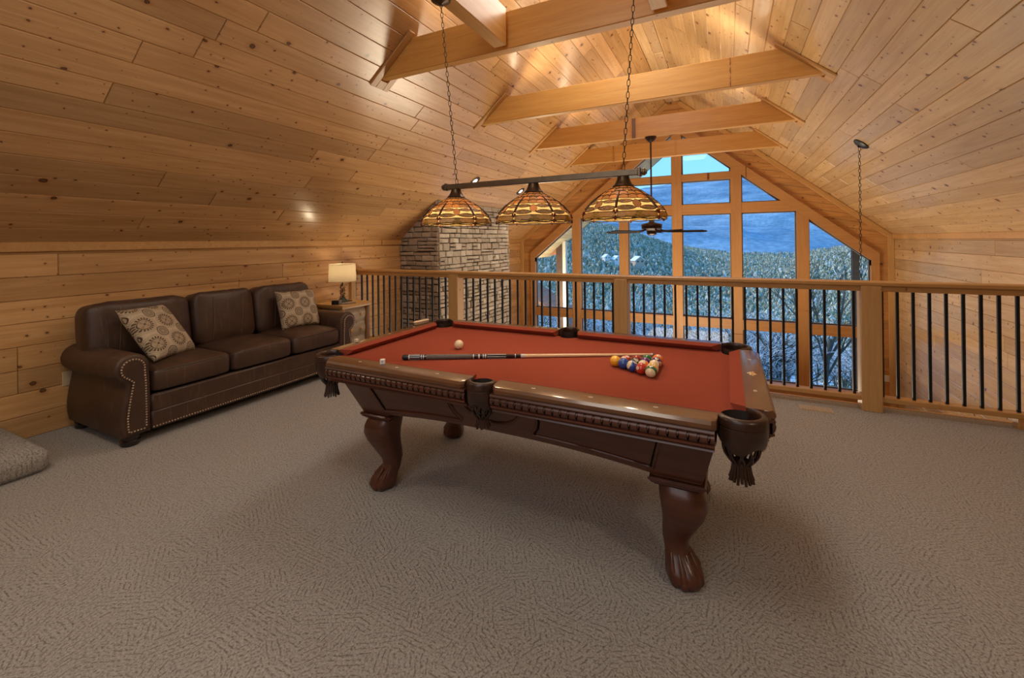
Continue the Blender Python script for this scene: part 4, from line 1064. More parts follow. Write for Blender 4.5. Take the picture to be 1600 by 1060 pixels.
# ------------------------------------------------------------------ sofa (front toward +x)
so = thing('sofa', (-4.2, 2.51, 0), 'brown distressed leather three-seat sofa with rolled arms and nailhead trim', 'sofa')
def sofa_xf(b): b.v = [(x+4.2, y-2.51, z_) for x, y, z_ in b.v]; return b
def arm_profile(s_):
    """outline in (y,z) for the arm at low-y side (s_=1), mirrored for the other; origin at inner face"""
    pts = [(0.0, 0.075), (0.0, 0.30), (-0.002, 0.45), (-0.006, 0.53)]
    cy, cz, r_ = -0.112, 0.556, 0.106
    for i in range(15):
        a = 0.12 + (PI*1.28)*i/14; pts.append((cy+r_*math.cos(a), cz+r_*math.sin(a)))
    pts += [(-0.150, 0.448), (-0.158, 0.40), (-0.172, 0.32), (-0.184, 0.22), (-0.182, 0.14), (-0.172, 0.075)]
    return pts
def soft_extrude(b, poly, x0, x1, yy, s_, rnd_=0.022):
    rings = []
    for x, c in ((x0, rnd_), (x0+rnd_*0.3, rnd_*0.35), (x0+rnd_, 0.0), (x1-rnd_, 0.0), (x1-rnd_*0.3, rnd_*0.35), (x1, rnd_)):
        ip = inset(poly, c) if c else poly
        rings.append([(x, yy+s_*p, z_) for p, z_ in ip])
    b.loft(rings)
YA0, YA1 = 1.655, 3.385
for yy, s_ in ((YA0, 1), (YA1, -1)):
    ap = arm_profile(s_); g = None
    b = MB(); soft_extrude(b, ap, -4.66, -3.785, yy, s_); g = sofa_xf(b).build('arm', LEATHER, so, smooth=50)
    fp = inset(ap, 0.030); b = MB()
    rings = [[(x, yy+s_*p, z_) for p, z_ in inset(fp, c)] for x, c in ((-3.80, 0), (-3.778, 0), (-3.772, 0.006))]
    b.loft(rings); sofa_xf(b).build('arm_panel', LEATHER, g, smooth=40)
    # nailheads round the panel
    npth = inset(ap, 0.038); tot = 0; P_ = npth + [npth[0]]; d_ = []
    b = MB(); acc = 0.0
    for i in range(len(P_)-1):
        (y0, z0), (y1, z1) = P_[i], P_[i+1]; l = math.hypot(y1-y0, z1-z0); t = -acc
        while t + 0.019 <= l:
            t += 0.019; f = t/l; b.lathe([(0.0072, 0), (0.0058, 0.003), (0.002, 0.0045)], n=7); k = 21
            for q in range(k): 
                vx, vy, vz = b.v[-k+q]; b.v[-k+q] = (-3.773+vz, yy+s_*(y0+(y1-y0)*f)+vx, z0+(z1-z0)*f+vy)
        acc = l-t
    o = sofa_xf(b).build('nailheads', NAIL, g, smooth=60); o['kind'] = 'stuff'
b = MB(); b.cbox((-4.60, YA0-0.01, 0.085), (-3.80, YA1+0.01, 0.32), 0.02); sofa_xf(b).build('base', LEATHER, so, smooth=40)
b = MB(); b.cbox((-3.83, YA0, 0.20), (-3.79, YA1, 0.335), 0.014); sofa_xf(b).build('front_rail_top', LEATHER, so, smooth=40)
b = MB(); b.cbox((-3.83, YA0, 0.078), (-3.786, YA1, 0.215), 0.012); bb = sofa_xf(b).build('front_rail', LEATHER, so, smooth=40)
b = MB(); k = 0; y = YA0+0.012
while y < YA1-0.005:
    b.ell((-3.786, y, 0.098), (0.0045, 0.0068, 0.0068), 7, 4); y += 0.0195
o = sofa_xf(b).build('nailheads', NAIL, bb, smooth=60); o['kind'] = 'stuff'
b = MB(); b.tube([(-3.7845, 2.52, 0.10), (-3.7845, 2.52, 0.21)], 0.0018, 4); sofa_xf(b).build('seam', STITCH, bb)
b = MB(); b.cbox((-4.67, YA0-0.13, 0.12), (-4.53, YA1+0.13, 0.88), 0.055); b.v = [(x-0.0, y, z_) for x, y, z_ in b.v]; sofa_xf(b).build('back_frame', LEATHER, so, smooth=50)
def cushion_mb(c, hx, hy, hz, e1=0.28, e2=0.28, n=36, m=18, puff=0.0, tilt=0.0, wr=0.004, seed=1, crown=0.0):
    b = MB(); R = random.Random(seed); ph = [R.uniform(0, 6) for _ in range(6)]; rings = []
    sg = lambda v, e_: math.copysign(abs(v)**e_, v)
    for i in range(m+1):
        v = -PI/2+PI*i/m; rr = []
        for j in range(n):
            u = 2*PI*j/n + 0.001
            cv = max(0.004, sg(math.cos(v), e1)); x = hx*cv*sg(math.cos(u), e2); y = hy*cv*sg(math.sin(u), e2); z_ = hz*sg(math.sin(v), e1)
            if crown and z_ > 0: z_ += crown*(1-(x/hx)**2)*(1-(y/hy)**2)
            if puff: x += puff*(1-(y/hy)**2)*(1-(z_/hz)**2)*(1 if x > 0 else 0)
            d = wr*(math.sin(x*31+ph[0]+y*17)+math.sin(y*43+ph[1]-z_*23)+math.sin(z_*37+ph[2]+x*11))
            x += d*0.6; z_ += d*0.5
            ct, st = math.cos(tilt), math.sin(tilt)
            rr.append((c[0]+x*ct-z_*st, c[1]+y, c[2]+x*st+z_*ct))
        rings.append(rr)
    b.loft(rings); return b
SW = (YA1-YA0)/3
for k in range(3):
    yc = YA0+SW*(k+0.5)
    o = sofa_xf(cushion_mb((-4.10, yc, 0.428), 0.325, SW/2-0.004, 0.092, 0.30, 0.16, 44, 16, seed=k+3, crown=0.035, wr=0.0025)).build('seat_cushion', LEATHER, so, smooth=180)
    for zz in (0.497, 0.362):
        b = MB(); ys = SW/2-0.014
        b.tube([(-4.40, yc-ys, zz), (-3.83, yc-ys, zz), (-3.790, yc-ys+0.035, zz), (-3.782, yc-ys+0.07, zz), (-3.782, yc+ys-0.07, zz), (-3.790, yc+ys-0.035, zz), (-3.83, yc+ys, zz), (-4.40, yc+ys, zz)], 0.0042, 6)
        sofa_xf(b).build('piping', PIPING, o, smooth=60)
bw = [(1.475, 2.215), (2.215, 2.80), (2.80, 3.47)]
for k, (y0, y1) in enumerate(bw):
    yc, hw = (y0+y1)/2, (y1-y0)/2-0.003
    cc = (-4.435, yc, 0.735)
    bm = cushion_mb(cc, 0.115, hw, 0.245, 0.30, 0.36, 40, 20, puff=0.03, tilt=0.13, seed=k+11, wr=0.006)
    o = sofa_xf(bm).build('back_cushion', LEATHER, so, smooth=180)
    for ys in (-hw*0.45, hw*0.45):
        b = MB(); pts = []
        for i in range(11):
            v = -0.8+1.6*i/10; x = 0.115*max(0.05, (1-abs(v)**6.5))**0.16 + 0.03*(1-(ys/hw)**2)*(1-v*v) + 0.001; z_ = 0.245*v
            pts.append((cc[0]+x*math.cos(0.13)-z_*math.sin(0.13), yc+ys+0.02*v, cc[2]+x*math.sin(0.13)+z_*math.cos(0.13)))
        b.tube(pts, 0.0022, 5); sofa_xf(b).build('seam', STITCH, o)
    b = MB(); pts = []
    for i in range(40):
        u = 2*PI*i/40; sg = lambda v, e_: math.copysign(abs(v)**e_, v)
        yy, zz = hw*0.985*sg(math.cos(u), 0.32), 0.243*sg(math.sin(u), 0.34); xx = 0.05
        pts.append((cc[0]+xx*math.cos(0.13)-zz*math.sin(0.13), yc+yy, cc[2]+xx*math.sin(0.13)+zz*math.cos(0.13)))
    b.tube(pts, 0.005, 6, closed=True); sofa_xf(b).build('piping', PIPING, o, smooth=60)
for x in (-4.585, -3.862):
    for y in (YA0-0.10, YA1+0.10):
        b = MB(); b.lathe([(0.052, 0.0), (0.060, 0.012), (0.062, 0.035), (0.052, 0.045), (0.060, 0.052), (0.060, 0.078), (0.045, 0.082)], c=(x, y, 0), n=24); sofa_xf(b).build('foot', DARKWOOD, so, smooth=40)
def medallion():
    m, nt, p = mat('medallion_fabric'); N = NT(nt)
    t = N.n('ShaderNodeSeparateXYZ', {0: N.n('ShaderNodeTexCoord').outputs['Object']})
    c = rgba((0.56, 0.46, 0.325)); nz = N.n('ShaderNodeTexNoise', {'Vector': N.n('ShaderNodeTexCoord').outputs['Object'], 'Scale': 250.0}).outputs[0]
    def lattice(ox, oy, P_):
        u = N.math('SUBTRACT', N.math('FRACT', N.math('DIVIDE', N.math('ADD', t.outputs[0], ox), P_)), 0.5); v = N.math('SUBTRACT', N.math('FRACT', N.math('DIVIDE', N.math('ADD', t.outputs[1], oy), P_)), 0.5)
        r_ = N.math('MULTIPLY', N.math('SQRT', N.math('ADD', N.math('MULTIPLY', u, u), N.math('MULTIPLY', v, v))), P_)
        return r_, N.math('ARCTAN2', v, u)
    def band(r_, a, b_): return N.math('MULTIPLY', N.math('GREATER_THAN', r_, a), N.math('LESS_THAN', r_, b_))
    P_ = 0.185; dk = rgba((0.085, 0.05, 0.03)); md = rgba((0.30, 0.22, 0.14))
    r_, a = lattice(0.05, 0.04, P_)
    pet = N.math('GREATER_THAN', N.math('SINE', N.math('MULTIPLY', a, 18.0)), 0.0)
    c = N.mix(N.math('LESS_THAN', r_, 0.062), c, rgba((0.42, 0.33, 0.22)))
    c = N.mix(N.math('MULTIPLY', band(r_, 0.046, 0.062), pet), c, dk); c = N.mix(band(r_, 0.040, 0.044), c, dk); c = N.mix(band(r_, 0.068, 0.072), c, md); c = N.mix(band(r_, 0.080, 0.083), c, md)
    c = N.mix(N.math('MULTIPLY', N.math('LESS_THAN', r_, 0.036), N.math('GREATER_THAN', N.math('ABSOLUTE', N.math('SINE', N.math('MULTIPLY', a, 2.0))), 0.9)), c, md)
    c = N.mix(N.math('LESS_THAN', r_, 0.007), c, dk)
    r2_, a2 = lattice(0.05+P_/2, 0.04+P_/2, P_)
    c = N.mix(N.math('LESS_THAN', r2_, 0.046), c, rgba((0.44, 0.36, 0.25)))
    c = N.mix(band(r2_, 0.040, 0.046), c, dk); sp = N.math('GREATER_THAN', N.math('SINE', N.math('MULTIPLY', a2, 20.0)), 0.35)
    c = N.mix(N.math('MULTIPLY', band(r2_, 0.008, 0.034), sp), c, dk)
    c = N.mix(1.0, c, N.ramp(nz, [(0.3, 0.75), (0.7, 1.1)]), 'MULTIPLY')
    nt.links.new(c, p.inputs['Base Color']); p.inputs['Roughness'].default_value = 0.9; return m
MED = medallion()
def pillow(name, c, ex, ey, w_, h_, th, label):
    g = MB(); n = 20; rings = []
    def P(u, v, s_):
        f = (1-u**4)*(1-v**4); pin = 1-0.06*(1-u*u)*(abs(v)**3) ; pin2 = 1-0.06*(1-v*v)*(abs(u)**3)
        return (u*w_/2*pin2, v*h_/2*pin, s_*th/2*max(0, f)**0.55)
    vs = []; fs = []; idx = {}
    for s_ in (1, -1):
        for i in range(n+1):
            for j in range(n+1):
                u, v = -1+2*i/n, -1+2*j/n; bd = i in (0, n) or j in (0, n)
                if s_ < 0 and bd: idx[(s_, i, j)] = idx[(1, i, j)]; continue
                idx[(s_, i, j)] = len(vs); vs.append(P(u, v, s_))
        for i in range(n):
            for j in range(n):
                f = (idx[(s_, i, j)], idx[(s_, i+1, j)], idx[(s_, i+1, j+1)], idx[(s_, i, j+1)]); fs.append(f if s_ > 0 else tuple(reversed(f)))
    g.add(vs, fs); o = g.build(name, MED, None, smooth=180)
    ex, ey = Vector(ex).normalized(), Vector(ey).normalized(); ey = (ey-ex*ex.dot(ey)).normalized()
    o.matrix_world = frame(c, ex, ey, ex.cross(ey)); tag(o, label, 'pillow', 'medallion throw pillows'); return o
pillow('throw_pillow', (-4.13, 1.855, 0.735), (-0.16, 0.36, -0.01), (-0.28, -0.19, 0.42), 0.42, 0.50, 0.15, 'tan medallion throw pillow leaning askew against the near arm of the sofa')
pillow('throw_pillow', (-4.17, 3.16, 0.725), (0.02, 1, -0.03), (-0.33, 0.03, 0.94), 0.46, 0.42, 0.15, 'tan medallion throw pillow sitting upright at the far arm, by the end table')

# ------------------------------------------------------------------ log end table, lamp and small items
et = thing('end_table', (-4.34, 3.93, 0), 'rustic log end table with half-log drawer fronts between sofa and railing', 'end table')
LOGW = pine('peeled_grey_log', (0.50, 0.41, 0.30), (0.36, 0.27, 0.18), rough=0.6, knots=0.6, coat=0.0, axis=1); LOGB = pine('barked_log', (0.30, 0.16, 0.08), (0.16, 0.08, 0.04), rough=0.7, knots=0.4, coat=0.0, axis=2)
b = MB(); R = random.Random(2); out = []
for x, y in [(-0.25, -0.24), (-0.08, -0.25), (0.10, -0.24), (0.255, -0.245), (0.26, -0.08), (0.265, 0.08), (0.255, 0.225), (0.09, 0.235), (-0.08, 0.23), (-0.25, 0.235)]: out.append((x+R.uniform(-.008, .008), y+R.uniform(-.008, .008)))
b.loft([[(x*0.985, y*0.985, 0.640) for x, y in out], [(x, y, 0.652) for x, y in out], [(x, y, 0.672) for x, y in out], [(x*0.985, y*0.985, 0.684) for x, y in out]]); b.build('top', PINE_TRIM, et, smooth=40)
b = MB(); b.box((-0.22, -0.20, 0.05), (0.19, 0.19, 0.64)); b.build('body', LOGW, et)
for x in (-0.205, 0.205):
    for y in (-0.205, 0.195): b = MB(); b.tube([(x, y, 0), (x+0.003, y, 0.2), (x-0.003, y+0.002, 0.42), (x, y, 0.64)], [0.036, 0.033, 0.034, 0.032], 12); b.build('corner_log', LOGB if y > 0 else PINE_TRIM_Z, et, smooth=60)
for k in range(3):
    z0 = 0.085+0.185*k; b = MB()
    b.loft([[(0.19+0.022*math.sin(PI*i/8)*(0.8+0.2*math.sin(k+yy*30)), yy, z0+0.088*(i/8)*2) for i in range(9)] for yy in (-0.17, -0.08, 0.0, 0.08, 0.16)], False, False, False)
    for a_, c_ in ((0, 1),):
        pass
    b.box((0.15, -0.17, z0), (0.191, 0.16, z0+0.176)); d = b.build('drawer', LOGW, et, smooth=50)
    for y in (-0.085, 0.075): b = MB(); b.lathe([(0.008, 0), (0.009, 0.012), (0.020, 0.018), (0.020, 0.026), (0.012, 0.032)], n=14); o = b.build('knob', PINE_TRIM, d, smooth=50); o.matrix_basis = frame((0.210, y, z0+0.088), (0, 1, 0), (0, 0, 1), (1, 0, 0))
lp = thing('table_lamp', (-4.40, 3.975, 0.684), 'table lamp with linen drum shade and stacked antler-look stem on the end table', 'lamp')
IRONG = simple('dark_green_base', (0.03, 0.04, 0.032), 0.45); ANT = simple('carved_antler_stem', (0.40, 0.24, 0.11), 0.55, 0, 0.4, 40)
b = MB(); b.cbox((-0.085, -0.085, 0), (0.085, 0.085, 0.014), 0.006); b.lathe([(0.06, 0.014), (0.045, 0.03), (0.032, 0.045), (0.022, 0.055)], n=20); b.build('base', IRONG, lp, smooth=40)
b = MB()
for k in range(4):
    z0 = 0.055+0.04*k; a = k*1.1
    for q in range(3):
        t = a+q*2*PI/3; b.tube([(0.038*math.cos(t), 0.038*math.sin(t), z0), (0.018*math.cos(t+0.8), 0.018*math.sin(t+0.8), z0+0.025), (0.034*math.cos(t+1.7), 0.034*math.sin(t+1.7), z0+0.055)], [0.006, 0.011, 0.005], 7)
b.build('stem', ANT, lp, smooth=60)
b = MB(); b.lathe([(0.008, 0.05), (0.008, 0.27), (0.016, 0.272), (0.016, 0.30)], n=12); b.lathe([(0.009, 0.49), (0.011, 0.498), (0.006, 0.51)], n=10); b.build('harp', IRONG, lp, smooth=40)
m, nt, p = mat('linen_lampshade'); N = NT(nt); t = N.n('ShaderNodeTexCoord').outputs['Object']
wv = N.n('ShaderNodeTexNoise', {'Vector': N.n('ShaderNodeMapping', {'Vector': t, 'Scale': (90, 90, 160)}).outputs[0], 'Scale': 2.0}).outputs[0]
c_ = N.mix(1.0, rgba((0.62, 0.52, 0.36)), N.ramp(wv, [(0.35, 0.8), (0.65, 1.05)]), 'MULTIPLY')
tl = N.n('ShaderNodeBsdfTranslucent', {'Color': c_}); df = N.n('ShaderNodeBsdfDiffuse', {'Color': c_}); mm = N.n('ShaderNodeMixShader', {0: 0.55, 1: tl.outputs[0], 2: df.outputs[0]}); nt.links.new(mm.outputs[0], nt.nodes['Material Output'].inputs[0])
b = MB(); b.lathe([(0.168, 0.262), (0.158, 0.478)], n=40, cap=False); b.build('shade', m, lp, smooth=180)
b = MB(); n = 40
for r_, z_ in ((0.168, 0.262), (0.158, 0.478)): b.tube([(r_*math.cos(2*PI*j/n), r_*math.sin(2*PI*j/n), z_) for j in range(n)], 0.003, 5, closed=True)
for q in range(3): b.tube([(0.158*math.cos(2.1*q), 0.158*math.sin(2.1*q), 0.478), (0, 0, 0.488)], 0.002, 5)
b.build('shade_ring', CREAM, lp)
b = MB(); b.ell((0, 0, 0.345), (0.028, 0.028, 0.04), 12, 8); b.build('bulb', LITBULB, lp, smooth=180)
l = bpy.data.lights.new('table_lamp_light', 'POINT'); l.energy = 2.2; l.color = (1.0, 0.78, 0.50); l.shadow_soft_size = 0.035
o = bpy.data.objects.new('table_lamp_light', l); COL.objects.link(o); o.location = (-4.40, 3.975, 0.684+0.40)
g = thing('small_radio', (-4.26, 3.755, 0.684), 'small black box with a grey end on the end table before the lamp', 'box'); g.rotation_euler = (0, 0, 0.5)
b = MB(); b.cbox((-0.05, -0.035, 0), (0.035, 0.035, 0.05), 0.004); b.build('case', BLACK, g); b = MB(); b.cbox((0.035, -0.034, 0.001), (0.052, 0.034, 0.049), 0.003); b.build('grille', simple('grey_mesh', (0.22, 0.2, 0.18), 0.5), g)
g = MB(); g.cbox((-0.09, -0.03, 0), (0.09, 0.03, 0.014), 0.004); o = g.build('remote_control', simple('grey_remote', (0.20, 0.18, 0.16), 0.5), None, loc=(-4.18, 3.86, 0.684)); o.rotation_euler = (0, 0, 1.15); tag(o, 'flat grey remote control lying by the black box on the end table', 'remote')

# ------------------------------------------------------------------ small things on the table and in the room
g = thing('chalk_cube', (-1.612, 1.712, TZ+0.001), 'white chalk cube with a dark mark on the near rail', 'chalk'); b = MB(); b.cbox((-0.012, -0.012, 0), (0.012, 0.012, 0.023), 0.001); b.build('cube', simple('white_paper', (0.80, 0.78, 0.76), 0.6), g)
cu = bpy.data.curves.new('mark', 'FONT'); cu.body = 'Y'; cu.size = 0.017; cu.align_x = 'CENTER'; cu.align_y = 'CENTER'; cu.extrude = 0.0002; t = text_mesh('mark', cu); t.parent = g
t.matrix_basis = frame((0, -0.0122, 0.0115), EX, EZ, -EY); g.rotation_euler = (0, 0, 0.55)
g = thing('chalk_cube', (-2.118, 2.02, TZ+0.001), 'pale chalk cube on the head rail toward the sofa', 'chalk'); b = MB(); b.cbox((-0.011, -0.011, 0), (0.011, 0.011, 0.018), 0.002); b.build('cube', simple('pale_chalk', (0.6, 0.5, 0.36), 0.8), g)
g = thing('table_brush', (-2.125, 2.68, TZ), 'short wooden table brush resting on the head rail by the corner pocket', 'brush'); g.rotation_euler = (0, 0, 1.45)
b = MB(); b.cbox((-0.075, -0.016, 0.012), (0.075, 0.016, 0.028), 0.006); b.build('handle', simple('pale_wood', (0.62, 0.48, 0.33), 0.5), g); b = MB(); b.cbox((-0.070, -0.013, 0), (0.070, 0.013, 0.013), 0.003); b.build('bristles', simple('tan_bristles', (0.4, 0.3, 0.2), 0.9), g)
g = thing('outlet', (XL+0.001, 1.50, 0.385), 'almond wall outlet behind the near arm of the sofa', 'outlet'); b = MB(); b.cbox((0, -0.036, -0.058), (0.007, 0.036, 0.058), 0.003); b.build('plate', CREAM, g)
for z_ in (-0.024, 0.024): b = MB(); b.cbox((0.006, -0.015, z_-0.014), (0.0085, 0.015, z_+0.014), 0.002); b.build('socket', CREAM, g)
g = thing('light_switch', (XR-0.12, YW-0.002, -1.12), 'small white wall switch in the far right corner of the great room', 'switch'); b = MB(); b.cbox((-0.045, -0.007, -0.06), (0.045, 0, 0.06), 0.003); b.build('plate', WHITE, g); b = MB(); b.cbox((-0.012, -0.011, -0.024), (0.012, -0.006, 0.024), 0.003); b.build('toggle', WHITE, g)
g = thing('floor_vent', (0.645, 4.345, 0.0), 'beige floor register let into the carpet by the railing', 'vent'); b = MB()
b.box((-0.115, -0.06, 0.0), (0.115, 0.06, 0.004)); VM = simple('beige_register', (0.50, 0.38, 0.22), 0.4, 0.2); b.build('plate', VM, g)
b = MB()
for i in range(12): b.cbox((-0.10+0.0175*i, -0.05, 0.004), (-0.10+0.0175*i+0.009, 0.05, 0.008), 0.001)
b.build('louvres', VM, g)
st = MB(); st.cbox((XL+0.002, YB+0.01, 0.0), (-3.885, 1.155, 0.155), 0.035); o = st.build('carpeted_step', CARPET, None, smooth=60); tag(o, 'low carpeted step platform at the wall corner before the sofa', 'step')

# ------------------------------------------------------------------ outside: porch gable, ground, forest, mountains
pr_ = struct('porch_roof')
YP = YW+3.92
SOF = pine('weathered_soffit_board', (0.66, 0.47, 0.24), (0.56, 0.38, 0.17), rough=0.6, coat=0.0)
for o_, u_, n_ in ((Vector((XL, YW+0.15, ZE)), ul, nl), (Vector((XR, YW+0.15, ZE)), ur, nr)):
    base = o_ - u_*0.9
    if u_.x > 0: rows_planks(pr_, base, EY, u_, n_, YP-YW-0.15, SLOPE+1.05, 0.19, SOF, 31, 2.5, 2.6)
    else: rows_planks(pr_, base + EY*(YP-YW-0.15), -EY, u_, n_, YP-YW-0.15, SLOPE+1.05, 0.19, SOF, 32, 2.5, 2.6)
    b = MB(); p0 = base - n_*0.02; p1 = p0 + u_*(SLOPE+1.1); q = -n_*0.2
    b.loft([[p0, p1, p1+q, p0+q], [v + EY*(YP-YW-0.1) for v in (p0, p1, p1+q, p0+q)]]); b.build('roof_deck', simple('dark_roofing', (0.06, 0.06, 0.065), 0.9), pr_)
    b = MB(); f0 = base + EY*(YP-YW-0.15) + n_*0.005; f1 = f0 + u_*(SLOPE+1.1)
    b.loft([[f0, f1, f1 - n_*0.26, f0 - n_*0.26], [v + EY*0.04 for v in (f0, f1, f1 - n_*0.26, f0 - n_*0.26)]]); b.build('barge_board', simple('brown_barge', (0.05, 0.04, 0.035), 0.7), pr_)
POSTM = simple('dark_brown_porch_wood', (0.11, 0.052, 0.030), 0.7, 0, 0.3, 8); REDW = simple('red_brown_timber', (0.44, 0.19, 0.10), 0.7, 0, 0.25, 8)
def outside_box(name, a, c, m_, label, cat, group=None):
    o = part_box(name, a, c, m_, None, 0.01); tag(o, label, cat, group); return o
g = thing('porch_post', (-4.95, 13.5, LOWF-1.0), 'dark brown porch post with a pale side, outside the left panes of the gable window', 'post')
part_box('timber', (-5.06, 13.42, LOWF-1.0), (-4.84, 13.60, 1.40), POSTM, g); part_box('pale_trim', (-4.838, 13.42, LOWF-1.0), (-4.73, 13.60, 1.40), simple('pale_painted_trim', (0.74, 0.66, 0.52), 0.6), g)
g = thing('porch_post', (2.86, 13.5, LOWF-1.0), 'dark brown porch post seen through the right panes of the gable window', 'post')
part_box('timber', (2.79, 13.42, LOWF-1.0), (2.93, 13.60, 1.35), POSTM, g)
g = thing('porch_beam', (-6.2, 13.5, 0.95), 'red brown eave beam outside the left panes, butting against the dark porch post', 'beam')
part_box('timber', (-7.6, 13.44, 0.95), (-5.062, 13.58, 1.22), REDW, g)
g = thing('lower_roof', (-6.3, 14.2, -1.1), 'small red brown roof slope below the left panes outside', 'roof'); b = MB()
for i in range(8):
    x0 = -0.6+0.26*i; za, zb = 0.90-0.165*i, 0.90-0.165*(i+1)
    b.loft([[(x0, 0, za+0.02), (x0+0.275, 0, zb+0.035), (x0+0.275, 1.8, zb+0.035), (x0, 1.8, za+0.02)], [(x0, 0, za-0.10), (x0+0.275, 0, zb-0.10), (x0+0.275, 1.8, zb-0.10), (x0, 1.8, za-0.10)]])
o = b.build('roofing', REDW, g)
l = bpy.data.lights.new('added_soffit_fill', 'POINT'); l.energy = 260; l.color = (1.0, 0.84, 0.56); l.shadow_soft_size = 0.15
o = bpy.data.objects.new('added_soffit_fill', l); COL.objects.link(o); o.location = (-5.0, YW+2.0, -0.6)  # added source with no fixture, brightens the soffit

def gnoise(x, y, s_, sd): 
    from mathutils import noise
    return noise.noise(Vector((x*s_+sd, y*s_-sd, sd*0.7)))
def terrain_h(x, y):
    """snowy slope falling away from the house into a valley, a wooded hill rising on the far left"""
    d = max(0.0, y-YW); az = math.atan2(x, max(y, 1.0))
    h = -5.2 - 0.26*min(d, 90) - 0.05*max(0, min(d-90, 170))
    hill = 1/(1+math.exp(-(d-330)/55.0)); hh = 26 + (-58)*(1/(1+math.exp(-(az+0.145)*16.0))) + 20/(1+math.exp(-(az-0.16)*30))
    h = h*(1-hill) + hill*(hh + 5*gnoise(x, y, 0.006, 3.0))
    return h + 1.2*gnoise(x, y, 0.03, 1.0)*min(1, d/30)
SNOWM, nts, ps_ = mat('snowy_ground'); N = NT(nts); t = N.n('ShaderNodeTexCoord').outputs['Object']
nz = N.n('ShaderNodeTexNoise', {'Vector': t, 'Scale': 0.55, 'Detail': 8.0, 'Roughness': 0.72}).outputs[0]
nts.links.new(N.ramp(nz, [(0.36, (0.16, 0.15, 0.12)), (0.46, (0.42, 0.44, 0.43)), (0.56, (0.82, 0.84, 0.86))]), ps_.inputs['Base Color']); ps_.inputs['Roughness'].default_value = 0.9
tg = struct('hillside'); b = MB(); ys = [YW+0.5*1.115**i for i in range(0, 66)]; na = 70; rings = []
ys = [YW+0.4+1.2*i for i in range(8)] + [YW+10*1.095**i for i in range(48)]
for y in ys: rings.append([(math.tan(-0.95+1.9*j/na)*(y+4), y, terrain_h(math.tan(-0.95+1.9*j/na)*(y+4), y)) for j in range(na+1)])
b.loft(rings, False, False, False); b.build('ground', SNOWM, tg, smooth=180, fix=False)
# far mountains
MTN, ntm, pm_ = mat('haze_blue_snowy_mountain'); N = NT(ntm); t = N.n('ShaderNodeTexCoord').outputs['Object']
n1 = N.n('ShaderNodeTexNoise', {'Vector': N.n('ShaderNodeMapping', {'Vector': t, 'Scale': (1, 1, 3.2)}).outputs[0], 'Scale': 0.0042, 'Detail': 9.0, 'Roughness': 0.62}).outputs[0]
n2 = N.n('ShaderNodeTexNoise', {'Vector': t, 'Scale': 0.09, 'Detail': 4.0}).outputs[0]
c = N.ramp(n1, [(0.36, (0.15, 0.27, 0.36)), (0.50, (0.25, 0.39, 0.48)), (0.62, (0.40, 0.53, 0.61)), (0.74, (0.68, 0.76, 0.82))])  # blue of distance haze put into the snow and forest tones
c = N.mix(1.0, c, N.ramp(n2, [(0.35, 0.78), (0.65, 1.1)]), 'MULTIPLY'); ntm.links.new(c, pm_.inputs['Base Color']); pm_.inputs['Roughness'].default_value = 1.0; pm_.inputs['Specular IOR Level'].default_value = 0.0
def mountain(name, y0, depth, hbase, hf, sd, x0, x1):
    g = struct(name); b = MB(); nx, ny = 150, 26; rings = []
    for k in range(ny+1):
        f = k/ny; rr = []
        for j in range(nx+1):
            x = x0+(x1-x0)*j/nx; y = y0+depth*f
            rid = hf(x)+ (0.12*hf(0))*gnoise(x, 0, 0.0011, sd)
            e_ = math.sin(min(1.0, f*1.05)*PI/2)
            z_ = hbase + (rid-hbase)*e_ + e_*(1-0.6*e_)*(0.22*rid)*gnoise(x, y, 0.0021, sd+2) + 12*gnoise(x, y, 0.012, sd+5)*e_
            rr.append((x, y, z_))
        rings.append(rr)
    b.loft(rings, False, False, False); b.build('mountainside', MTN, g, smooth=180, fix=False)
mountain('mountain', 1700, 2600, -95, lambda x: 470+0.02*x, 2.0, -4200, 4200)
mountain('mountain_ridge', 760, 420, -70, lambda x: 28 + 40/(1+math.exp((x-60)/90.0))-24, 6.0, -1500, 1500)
# woodland: far hill covered by small bare and evergreen crowns (too many to count)
TREE, ntt, pt_ = mat('frosted_woodland'); N = NT(ntt)
ri = N.n('ShaderNodeNewGeometry').outputs['Random Per Island']; t = N.n('ShaderNodeTexCoord').outputs['Object']
nz = N.n('ShaderNodeTexNoise', {'Vector': t, 'Scale': 1.3, 'Detail': 3.0}).outputs[0]
c = N.ramp(ri, [(0.0, (0.16, 0.135, 0.07)), (0.25, (0.29, 0.25, 0.15)), (0.5, (0.20, 0.22, 0.11)), (0.75, (0.36, 0.34, 0.23)), (1.0, (0.58, 0.57, 0.50))])
c = N.mix(N.ramp(nz, [(0.52, 0.0), (0.62, 0.75)]), c, rgba((0.80, 0.79, 0.72))); ntt.links.new(c, pt_.inputs['Base Color']); pt_.inputs['Roughness'].default_value = 1.0; pt_.inputs['Specular IOR Level'].default_value = 0.0
R = random.Random(77); b = MB()
def spike(b, x, y, z_, h_, r_, n, R, blob):
    rings = []; a0 = R.uniform(0, 6)
    prof = ((0.0, 0.5), (0.4, 1.0), (0.8, 0.6), (1.0, 0.1)) if blob else ((0.05, 0.9), (0.5, 0.6), (1.0, 0.03))
    for f, k in prof: rings.append([(x+r_*k*R.uniform(0.6, 1.25)*math.cos(a0+2*PI*j/n), y+r_*k*R.uniform(0.6, 1.25)*math.sin(a0+2*PI*j/n), z_+h_*f) for j in range(n)])
    b.loft(rings, True, False, False)
cnt = 0
